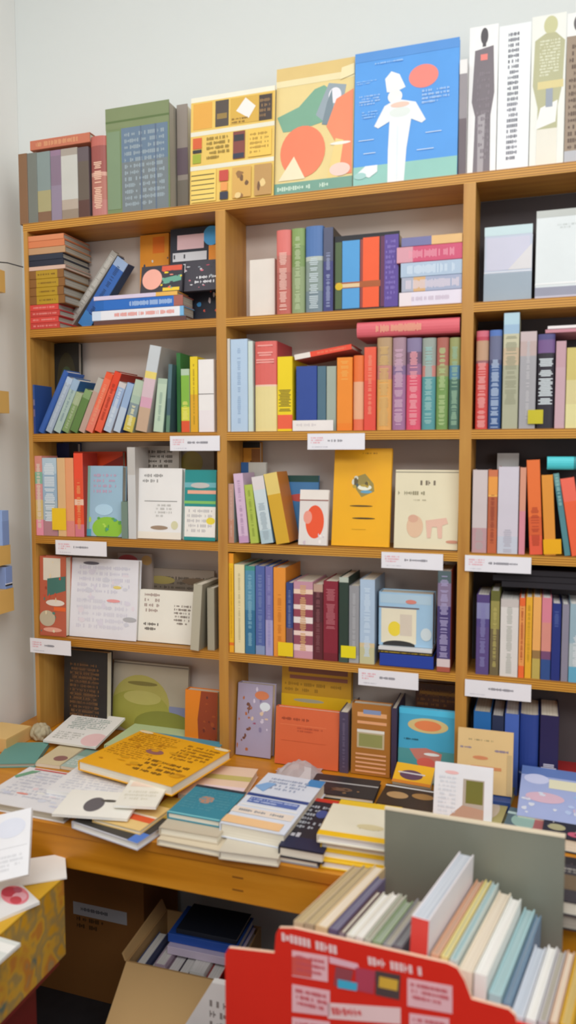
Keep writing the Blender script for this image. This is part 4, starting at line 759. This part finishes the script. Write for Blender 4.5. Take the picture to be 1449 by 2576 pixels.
flat((1362, 2098), (1480, 2120), (1370, 2060), DZ+.03, .0295, '2c2c38', 'dark book with pale yellow dots at the right edge', cov=[('e', .3, .6, .2, .2, 'a8a480'), ('e', .7, .3, .15, .15, 'c05c74'), ('s', .1, .1, .9, .9, ['4c5468', 'c8c8c8', '20202c'], 8)])
flat((1180, 2062), (1258, 2078), (1225, 1960), DZ+.02, .0195, 'a49c68', 'olive and tan book beside the white field photograph book', cov=[('r', 0, .6, 1, 1, '5c6448'), ('e', .5, .3, .3, .2, 'c0b4a4')])

flat((1392, 2292), (1490, 2310), (1398, 2150), DZ+.03, .0295, '2c2a2e', 'thick black book at the right edge beside the grey panel', pages=PAGES_G, cov=[('s', .1, .1, .9, .9, ['4c4038', '38404c', '5c4c50'], 8)])
flat((1400, 2262), (1492, 2280), (1404, 2170), DZ+.056, .0255, '3c3a40', 'charcoal book lying on the thick black book, right edge', pages=PAGES, cov=[('r', .2, .3, .9, .7, '6c5c48'), ('t', .2, .75, .9, .9, 'a8a49c', 2)])

# ------------------------------------------------------------------ under the desk
def local_box(root, name, x0, x1, y0, y1, z0, z1, m, **k):
    mb = MB(); mb.box(x0, x1, y0, y1, z0, z1, m, **k); return mb.build(name, root)
CB = mat('8a5a28', .8, .08, 8)
A = at(90, 2470, Z=0); Bx = at(285, 2527, Z=0)
rb = empty('cardboard_box', (-1.3, -.08, 0)); tag(rb, 'closed brown cardboard box under the desk with a white label', 'box')
x1 = at(362, 2300, Y=-.08).x
local_box(rb, 'body', -.14, x1+1.3, 0, .2, .001, .44, CB)
for s in (0, 1): local_box(rb, 'flap', -.14+s*(x1+1.44)/2+.0005, -.14+(s+1)*(x1+1.44)/2-.0005, 0, .2, .4405, .4435, mat('7c5024', .8))
w0, w1 = at(183, 2270, Y=-.083), at(318, 2302, Y=-.083)
local_box(rb, 'label_sticker', w0.x+1.3, w1.x+1.3, -.0014, -.0002, at(183, 2299, Y=-.083).z, at(183, 2268, Y=-.083).z, mat('b4b4b8', .5))
mb = MB(); words(mb, w0.x+1.325, at(183, 2290, Y=-.083).z, w1.x+1.28, at(183, 2276, Y=-.083).z, '55555c', 1, lambda u, v: (u, -.0018, v), dens=1)
words(mb, w0.x+1.31, .2, w0.x+1.4, .28, '4a2f14', 4, lambda u, v: (u, -.0006, v)); mb.build('print', rb)

TAN = mat('b08c5c', .75, .04, 8); TAN2 = mat('c09c68', .75, .04, 8)
ob = empty('cardboard_box', (0, 0, 0)); tag(ob, 'open tan cardboard box of books on the floor below the desk', 'box')
P0 = at(318, 2418, Z=.3); P1 = at(540, 2466, Z=.3); P3 = at(492, 2272, Z=.3)
e1 = (P1-P0); e1.z = 0; e1.normalize(); e2 = Vector((-e1.y, e1.x, 0)); WB = .27; DB = .22
ob.matrix_world = MW(e1, e2, Vector((0, 0, 1)), Vector((P0.x, P0.y, 0)))
tk = .004
local_box(ob, 'bottom', 0, WB, 0, DB, .001, .005, TAN)
local_box(ob, 'side', 0, WB, 0, tk, .0055, .3, TAN); local_box(ob, 'side', 0, WB, DB-tk, DB, .0055, .3, TAN)
local_box(ob, 'side', 0, tk, tk+.0003, DB-tk-.0003, .0055, .3, TAN); local_box(ob, 'side', WB-tk, WB, tk+.0003, DB-tk-.0003, .0055, .3, TAN)
mb = MB(); fl = [(0, -.0005, .3), (WB, -.0005, .3), (WB-.01, -.12, .2), (.0, -.12, .2)]
mb.face(fl, TAN2); mb.face([(x, y, z-.004) for x, y, z in reversed(fl)], TAN2)
for i in range(4):
    a, b = fl[i], fl[(i+1) % 4]; mb.face([(a[0], a[1], a[2]-.004), (b[0], b[1], b[2]-.004), b, a], TAN2)
mb.build('flap', ob)
mb = MB(); fl = [(-.0005, .0, .3), (-.0005, DB, .3), (-.012, DB+.0, .325), (-.008, .0, .318)]
mb.face(fl, TAN2); mb.face([(x-.004, y, z) for x, y, z in reversed(fl)], TAN2)
for i in range(4):
    a, b = fl[i], fl[(i+1) % 4]; mb.face([(a[0]-.004, a[1], a[2]), (b[0]-.004, b[1], b[2]), b, a], TAN2)
mb.build('flap', ob)
def in_box(x0, x1, y, h, z, spine, desc, d=.14, **k):
    mw = ob.matrix_world@MW(Vector((1, 0, 0)), Vector((0, 1, 0)), Vector((0, 0, 1)), Vector(((x0+x1)/2, y, z)))
    o = book(x1-x0-.001, h, d, spine, mw=mw, **k); tag(o, desc, 'book', 'books in the open cardboard box')
for a in ((.008, .034, .02, .27, .006, '4c5478', 'slate blue book at the left side of the open box'), (.035, .058, .03, .25, .006, '34304c', 'dark indigo book in the open box'),
          (.059, .088, .03, .28, .006, 'b8a4b4', 'mauve and white book in the open box'), (.089, .12, .02, .265, .006, '7c6474', 'plum coloured book in the open box'), (.121, .15, .03, .27, .006, '20202c', 'black book in the open box'),
          (.151, .19, .03, .28, .006, 'd8d8d4', 'thick white book in the open box'), (.191, .225, .02, .265, .006, '9c2c2c', 'red book at the right side of the open box')):
    in_box(*a[:6], a[6], pages=PAGES_W)
def on_box(x0, x1, y0, y1, z, t, c, desc, yaw=0, **k):
    R3 = Matrix.Rotation(math.radians(yaw), 3, 'Z')@Matrix.Rotation(math.pi/2, 3, 'Y')
    mw = ob.matrix_world@MW(R3.col[0], R3.col[1], R3.col[2], Vector((x0, y0, z+t/2)))
    o = book(t, x1-x0, y1-y0, c, mw=mw, **k); tag(o, desc, 'book', 'books in the open cardboard box')
on_box(.075, .262, .07, .2, .2875, .02, 'c8bcd0', 'pale violet book lying across the open box', pages=PAGES_W)
on_box(.07, .255, .085, .205, .3085, .022, '2450a8', 'bright blue book lying across the open box', pages=PAGES_W)
on_box(.09, .25, .09, .2, .3315, .012, '1e2430', 'thin black-blue book topmost on the open box')
# white carton beside it, below the red bin
wc = empty('carton', (0, 0, 0)); A = at(470, 2576, Y=-.5)
tag(wc, 'white carton with a torn sloping top beside the open cardboard box', 'box')
mb = MB(); xr = at(600, 2520, Y=-.42).x; xl = at(505, 2520, Y=-.42).x; zt = at(560, 2466, Y=-.42).z
q = mat('dedbd8', .6)
mb.prism([(xl-.06, .002), (xr+.05, .002), (xr+.05, zt+.01), (xl+.035, zt+.005), (xl-.06, zt-.16)], -.44, -.425, q, 'y')
P = lambda u, v: (u, -.4406, v)
o = mb.build('body', wc); mb = MB(); words(mb, xl+.03, zt-.1, xr-.01, zt-.03, '8c8480', 3, P); mb.build('print', wc)

# ------------------------------------------------------------------ red book bin
th = math.radians(8.6)
EX, EY, EZ = Vector((math.cos(th), -math.sin(th), 0)), Vector((math.sin(th), math.cos(th), 0)), Vector((0, 0, 1))
OB = at(700, 2335, Y=-.8)
def onp(x, y, off=0):
    """photo pixel on the bin's front plane -> bin x, z"""
    d = ray(x, y); t = ((OB-CAM).dot(EY)+off)/d.dot(EY); P = CAM+d*t-OB; return P.dot(EX), (P+OB).z
bin_ = empty('book_bin', mw=MW(EX, EY, EZ, Vector((OB.x, OB.y, 0))))
tag(bin_, 'red cardboard dump bin with white and coloured printing, full of books', 'display bin')
RED = mat('cc2414', .45, .04, 5); REDD = mat('a81c10', .5, .04, 5)
outline = [onp(*p) for p in ((566, 2400), (575, 2385), (690, 2398), (694, 2350), (702, 2335), (740, 2336), (1125, 2424), (1150, 2436), (1168, 2466), (1186, 2514), (1280, 2540), (1296, 2556), (1300, 2574), (1460, 2625))]
xl = outline[0][0]; xr = outline[-1][0]
poly = [(xl, .002)]+outline+[(xr+.004, .002)]
mb = MB(); mb.prism(poly, 0, .005, RED, 'y')
# pale raw board edge along the top
o = mb.build('front_panel', bin_)
mb = MB(); q = mat('d8b49c', .7)
for a, b in zip(outline[1:-2], outline[2:-1]): mb.face([(a[0], 0, a[1]+.0003), (b[0], 0, b[1]+.0003), (b[0], .0052, b[1]+.0003), (a[0], .0052, a[1]+.0003)], q)
mb.build('board_edge', bin_)
DPT = .343
zlow = outline[2][1]
for x in (xl, xr-.001):
    mb = MB(); mb.prism([(.0055, .002), (DPT, .002), (DPT, .6), (.0055, .66)], x, x+.004, REDD)
    v = [(c, a, b) for a, b, c in mb.v]; mb.v = v; mb.build('side_panel', bin_)
mb = MB(); mb.box(xl+.0045, xr-.0015, .0056, DPT-.001, .66, .666, REDD); mb.build('bin_floor', bin_)
# back header, grey side towards us
def onback(x, y): return onp(x, y, DPT)
hb = [onback(*p) for p in ((968, 2036), (1422, 2108))]
hx0, hx1 = hb[0][0], hb[1][0]
mb = MB(); G = mat('75776b', .35, .1, 3)
mb.prism([(hx0, .45), (hx1, .45), (hx1, hb[1][1]), (hx0, hb[0][1])], DPT, DPT+.004, G, 'y'); o = mb.build('header_panel', bin_); o['label'] = 'grey glossy back panel'
mb = MB(); mb.prism([(hx0, hb[0][1]), (hx1, hb[1][1]), (hx1, hb[1][1]+.005), (hx0, hb[0][1]+.005)], DPT-.001, DPT+.005, mat('d9cdb4', .5), 'y'); o = mb.build('panel_edge', bin_); o['label'] = 'cream top edge'
# printing on the front
mb = MB()
def fq(pts, hx, off): mb.face([(a, -off, b) for a, b in (onp(*p) for p in pts)], mat(hx, .45))
def fwords(p0, p1, hgt, hx, n=1, off=.0006, dens=.9):
    a = Vector(onp(*p0)); b = Vector(onp(*p1)); dx = (b-a).normalized(); dn = Vector((-dx.y, dx.x))
    c = Vector(onp(p0[0], p0[1]+hgt)); hh = (a-c).length
    def P(u, v): q = a+dx*u+dn*(v-hh); return (q.x, -off, q.y)
    words(mb, 0, 0, (b-a).length, hh, hx, n, P, dens=dens)
fwords((708, 2340), (905, 2388), 34, 'eac8c8'); fwords((925, 2400), (1150, 2446), 34, 'e8c4c4')
for q in (((735, 2390), (825, 2405), (825, 2470), (735, 2455)), ((735, 2475), (830, 2492), (830, 2556), (735, 2545)), ((1025, 2460), (1138, 2480), (1138, 2550), (1025, 2530)), ((735, 2558), (830, 2570), (830, 2640), (735, 2630)), ((1030, 2548), (1130, 2562), (1130, 2640), (1030, 2630))):
    fq(q, 'dcaab0', .0004)
    (x0, y0), (x1, y1) = q[0], q[1]
    fwords((x0+8, y0+8), (x1-6, y1+8), 46, 'c05058', 3, .0009)
fq(((735, 2405), (785, 2412), (785, 2460), (735, 2452)), 'c85048', .0007); fq(((828, 2405), (900, 2424), (905, 2440), (830, 2422)), 'd8a8b4', .0006)
fq(((845, 2430), (890, 2440), (880, 2485), (840, 2478)), '8c4048', .0008); fq(((850, 2462), (900, 2472), (898, 2492), (850, 2484)), '40a0c0', .001)
fq(((895, 2432), (945, 2442), (940, 2500), (895, 2490)), 'a83c50', .0008); fq(((945, 2440), (1008, 2452), (1005, 2515), (945, 2502)), '4c3c3c', .0008)
fq(((955, 2455), (1002, 2465), (1000, 2492), (953, 2482)), 'c89c38', .001)
fq(((825, 2522), (1008, 2535), (1008, 2576), (825, 2562)), 'e4c0c0', .0004); fwords((832, 2528), (1000, 2540), 30, 'c84848', 1, .0008)
mb.build('printing', bin_)
# books in the bin: along the bin's y, tilted down to the back
tb = math.radians(-8)
EYb = (EY*math.cos(tb)+EZ*math.sin(tb)); EZb = EX.cross(EYb)
zf = .6665
def binbook(xa, xb, ya, yt_, off, length, spine, desc, roll=0, **k):
    """front top edge seen from (xa, ya) to (xb, ..) at distance `off` behind the bin front"""
    A = onp(xa, ya, off); B = onp(xb, ya, off); w = B[0]-A[0]-.001
    r = math.radians(roll)
    ez = (EZb*math.cos(r)+EX*math.sin(r)); ex = EYb.cross(ez)
    top = Vector((OB.x, OB.y, 0))+EX*((A[0]+B[0])/2)+EY*off+EZ*A[1]
    h = (A[1]-zf-math.sin(-tb)*length)*.985
    if h < .05: print('SHORT', desc, h)
    loc = top-ez*h
    o = book(w, h, length, spine, mw=MW(ex, EYb, ez, loc), **k)
    tag(o, desc, 'book', 'books standing in the red bin'); return o
PG = PAGES; PL = page_mat('page_edges_beige', 'b09a74', 'd0bb90'); PB = page_mat('page_edges_blue', 'b8c0cc', 'd8dee6'); PAQ = page_mat('page_edges_aqua', '98b8bc', 'b8d0d2')
PC = page_mat('page_edges_cream', 'ddcdb8', 'eee2d0')
def far_len(x, y, yf, off):
    A = onp(x, y, off); P0 = Vector((OB.x, OB.y, 0))+EX*A[0]+EY*off+EZ*A[1]
    for i in range(80):
        if px(P0+EYb*(i*.005))[1] <= yf: break
    return i*.005
for xa, xb, ya, yf, off, sp_, ds, kw in [
 (738, 764, 2316, 2176, .04, 'b8a484', 'tan hardback at the left side of the bin', dict(pages=PL)),
 (765, 790, 2320, 2178, .04, 'a8987c', 'grey-tan hardback second from the left in the bin', dict(pages=PL)),
 (792, 824, 2326, 2176, .04, 'cfb78c', 'light beige hardback third from the left in the bin', dict(pages=PC)),
 (826, 850, 2334, 2206, .04, '5c5470', 'dark violet book in the bin', dict(side='6c6480', pages=page_mat('page_edges_violet', '6c6880', '8c889c'))),
 (852, 868, 2344, 2240, .04, '8c8088', 'grey mauve book in the bin', dict(side='5c4048')),
 (870, 892, 2350, 2246, .04, 'd0cdc0', 'thick white paperback in the left half of the bin', dict(pages=PAGES_W)),
 (893, 914, 2354, 2246, .04, 'd8d4cc', 'white paperback next to the thick white one, bin', dict(pages=PAGES_W)),
 (916, 934, 2360, 2250, .04, 'b4b8a8', 'sage white paperback in the bin', dict(pages=PAGES_G)),
 (936, 960, 2366, 2262, .04, '8ca07c', 'green edged paperback in the bin', dict(pages=page_mat('page_edges_green', '8c9c84', 'b4bcac'))),
 (962, 985, 2374, 2262, .04, '8c8c90', 'mid grey paperback in the bin', dict(pages=PAGES_G)),
 (987, 1012, 2376, 2260, .04, '6c6870', 'dark grey paperback left of the tall white book', dict(pages=page_mat('page_edges_dark', '78787c', '98989a'))),
 (1034, 1080, 2304, 2142, .04, [(1, 'cc4038')], 'tall white-topped book with a red spine in the bin', dict(pages=PB, side='d8d4d8')),
 (1083, 1106, 2398, 2212, .04, 'd0a080', 'salmon paperback right of the tall one in the bin', dict(pages=page_mat('page_edges_salmon', 'c8a088', 'dcbca4'))),
 (1108, 1128, 2404, 2210, .04, 'dccb84', 'pale yellow paperback in the bin', dict(pages=page_mat('page_edges_yellow', 'c8c090', 'dcd8b0'))),
 (1130, 1150, 2412, 2216, .04, 'b8c4c0', 'pale aqua-grey paperback in the bin', dict(pages=PAQ)),
 (1152, 1190, 2436, 2240, .04, 'e0d4c0', 'cream thick book at the right step of the bin', dict(pages=PC)),
 (1192, 1226, 2446, 2256, .04, 'e0e0da', 'broad white book at the right step of the bin', dict(pages=PAGES_W)),
 (1228, 1262, 2496, 2234, .04, 'a4c4c8', 'light aqua book at the right step of the bin', dict(pages=PAQ)),
 (1264, 1282, 2520, 2300, .04, '6c88a0', 'slate blue book behind the right step', dict(pages=page_mat('page_edges_slate', '7c90a4', '9cacba'))),
 (1284, 1318, 2550, 2376, .04, 'd8dce4', 'bluish white paperback at the right end of the bin', dict(pages=PB)),
 (1320, 1350, 2560, 2376, .04, 'dcdcdc', 'white paperback at the far right of the bin', dict(pages=PAGES_W)),
 (1352, 1378, 2566, 2390, .04, 'b8b4b8', 'grey paperback at the far right of the bin', dict(pages=PAGES_G)),
 (1380, 1404, 2570, 2392, .04, 'c8a890', 'pinkish tan paperback at the far right of the bin', dict(pages=PC)),
 (1406, 1440, 2574, 2396, .04, 'd0a028', 'yellow ochre book at the right edge of the bin', dict(pages=page_mat('page_edges_ochre', 'b89c50', 'd8c080')))]:
    L = min(far_len(xa, ya, yf, off), DPT-off-.012)
    binbook(xa, xb, ya, 0, off, L, sp_, ds, **kw)

# ------------------------------------------------------------------ yellow box at the left, with papers on it
YX = -.944; Y0 = -.489; ZB, ZT = .45, at(170, 2207, Y=Y0).z
yb = empty('gift_box', (YX, Y0, 0)); tag(yb, 'yellow floral printed box at the left edge, papers on top', 'box')
YM = bpy.data.materials.new('yellow_floral_print'); YM.use_nodes = True
n, l = YM.node_tree.nodes, YM.node_tree.links; b = n['Principled BSDF']; b.inputs['Roughness'].default_value = .5
tc = n.new('ShaderNodeTexCoord'); vo = n.new('ShaderNodeTexVoronoi'); vo.inputs['Scale'].default_value = 18; no = n.new('ShaderNodeTexNoise'); no.inputs['Scale'].default_value = 14
r1 = ramp(n, [(.0, 'd09818'), (.36, 'e0a41c'), (.46, '6c8070'), (.52, 'e0b040'), (.6, 'c86840'), (.68, '70747c'), (.76, 'e0a820')]); r1.color_ramp.interpolation = 'EASE'
r2 = ramp(n, [(.12, '5c6c68'), (.26, 'd8a020'), (1, 'e0ac24')])
mx = n.new('ShaderNodeMix'); mx.data_type = 'RGBA'; mx.inputs['Factor'].default_value = .5
l.new(tc.outputs['Object'], vo.inputs['Vector']); l.new(tc.outputs['Object'], no.inputs['Vector']); l.new(no.outputs['Fac'], r1.inputs['Fac']); l.new(vo.outputs['Distance'], r2.inputs['Fac'])
l.new(r1.outputs['Color'], mx.inputs['A']); l.new(r2.outputs['Color'], mx.inputs['B']); l.new(mx.outputs['Result'], b.inputs['Base Color'])
local_box(yb, 'body', -.4, 0, -.5, 0, ZB+.0005, ZT-.004, YM)
local_box(yb, 'lid_edge', -.4, .0012, -.5, .0012, ZT-.0038, ZT, mat('c89c28', .5))
pd = empty('pedestal', (YX, Y0, 0)); tag(pd, 'dark red pedestal under the yellow floral box', 'pedestal')
local_box(pd, 'base', -.4, -.03, -.5, -.03, .001, .03, mat('3c1414', .6)); local_box(pd, 'column', -.38, -.045, -.48, -.045, .0305, .43, mat('6c1818', .6)); local_box(pd, 'top', -.4, -.01, -.5, -.01, .4305, ZB, mat('7c1c1c', .5))
gz = 'papers on the yellow box'
def sheet(nl, nr, fl, z, face, desc, cov=(), t=.006, **k):
    return flat(nl, nr, fl, z, t, face, desc, cov=cov, name=k.pop('name', 'leaflet'), cat='leaflet', group=gz, soft=True, pages=PAGES_W, **k)
sheet((-90, 2350), (100, 2268), (10, 2214), ZT+.0066, 'd8d8d8', 'white floral leaflet with a pink-red flower on the yellow box', cov=[('e', .82, .45, .16, .32, 'd87c88'), ('e', .8, .6, .1, .16, 'b8384c'), ('e', .85, .35, .09, .14, 'e0a8b4'), ('e', .78, .3, .07, .12, 'c04450'), ('e', .9, .55, .05, .1, 'b05468')])
sheet((-60, 2470), (52, 2372), (-20, 2322), ZT+.0066, 'c8ccc8', 'grey-white leaflet with a green and yellow corner, left edge', cov=[('e', .35, .6, .35, .5, '5cac30'), ('e', .3, .3, .3, .3, 'd8d820'), ('r', .7, 0, .9, 1, 'dcdcd8')])
R3 = Matrix.Rotation(math.radians(0), 3, 'Z')
sheet((-40, 2240), (168, 2208), (70, 2160), (ZT+.007, ZT+.003, ZT+.014), 'e0dfdc', 'plain white leaflet at the back corner of the yellow box', t=.003)
A, B, C_ = at(-60, 2230, Y=-.64), at(92, 2195, Y=-.6), at(-60, 2060, Y=-.56)
er = (B-A).normalized(); ef = C_-A; ef -= er*ef.dot(er); hh = ef.length; ef.normalize(); nn = er.cross(ef)
o = book(.008, hh*.98, (B-A).length*.86, 'd4d6dc', side='d8d8dc', pages=PAGES_W, soft=True, cov=[('r', .1, .45, .95, .455, 'a8a8ac'), ('t', .1, .1, .9, .35, 'c8c8cc', 4), ('e', .6, .75, .3, .15, 'cdd0dc')], mw=MW(nn, er, ef, A-nn*.004), name='booklet')
tag(o, 'white booklet standing tilted on the yellow box at the left edge', 'booklet', gz)
# ------------------------------------------------------------------ light
def area(name, loc, rot, sx, sy, e, col=(1, 1, 1)):
    l = bpy.data.lights.new(name, 'AREA'); l.shape = 'RECTANGLE'; l.size = sx; l.size_y = sy; l.energy = e; l.color = col
    o = bpy.data.objects.new(name, l); COL.objects.link(o); o.location = loc; o.rotation_euler = rot; return o
area('ceiling_light_panel', (-.4, -1.35, 3.25), (0, 0, 0), 2.4, .9, 22, (1, .99, .97))
area('ceiling_light_panel', (.5, -2.75, 3.15), (math.radians(42), 0, math.radians(10)), 3.0, 1.0, 66, (1, .995, .98))
area('added_side_fill', (2.0, -2.2, 2.0), (math.radians(80), 0, math.radians(48)), 1.0, 1.4, 13, (1, 1, .99))  # unseen fill lamp, added to brighten the left wall
w = bpy.data.worlds.new('world'); SC.world = w; w.use_nodes = True
w.node_tree.nodes['Background'].inputs[0].default_value = (.93, .95, 1, 1); w.node_tree.nodes['Background'].inputs[1].default_value = .3
SC.view_settings.view_transform = 'Standard'; SC.view_settings.look = 'None'; SC.view_settings.exposure = -.06
for l_ in LABELS:
    if len(l_.split()) > 16: print('TOOLONG', l_)
cam.dof.use_dof = True; cam.dof.focus_distance = 3.4; cam.dof.aperture_fstop = 2.2
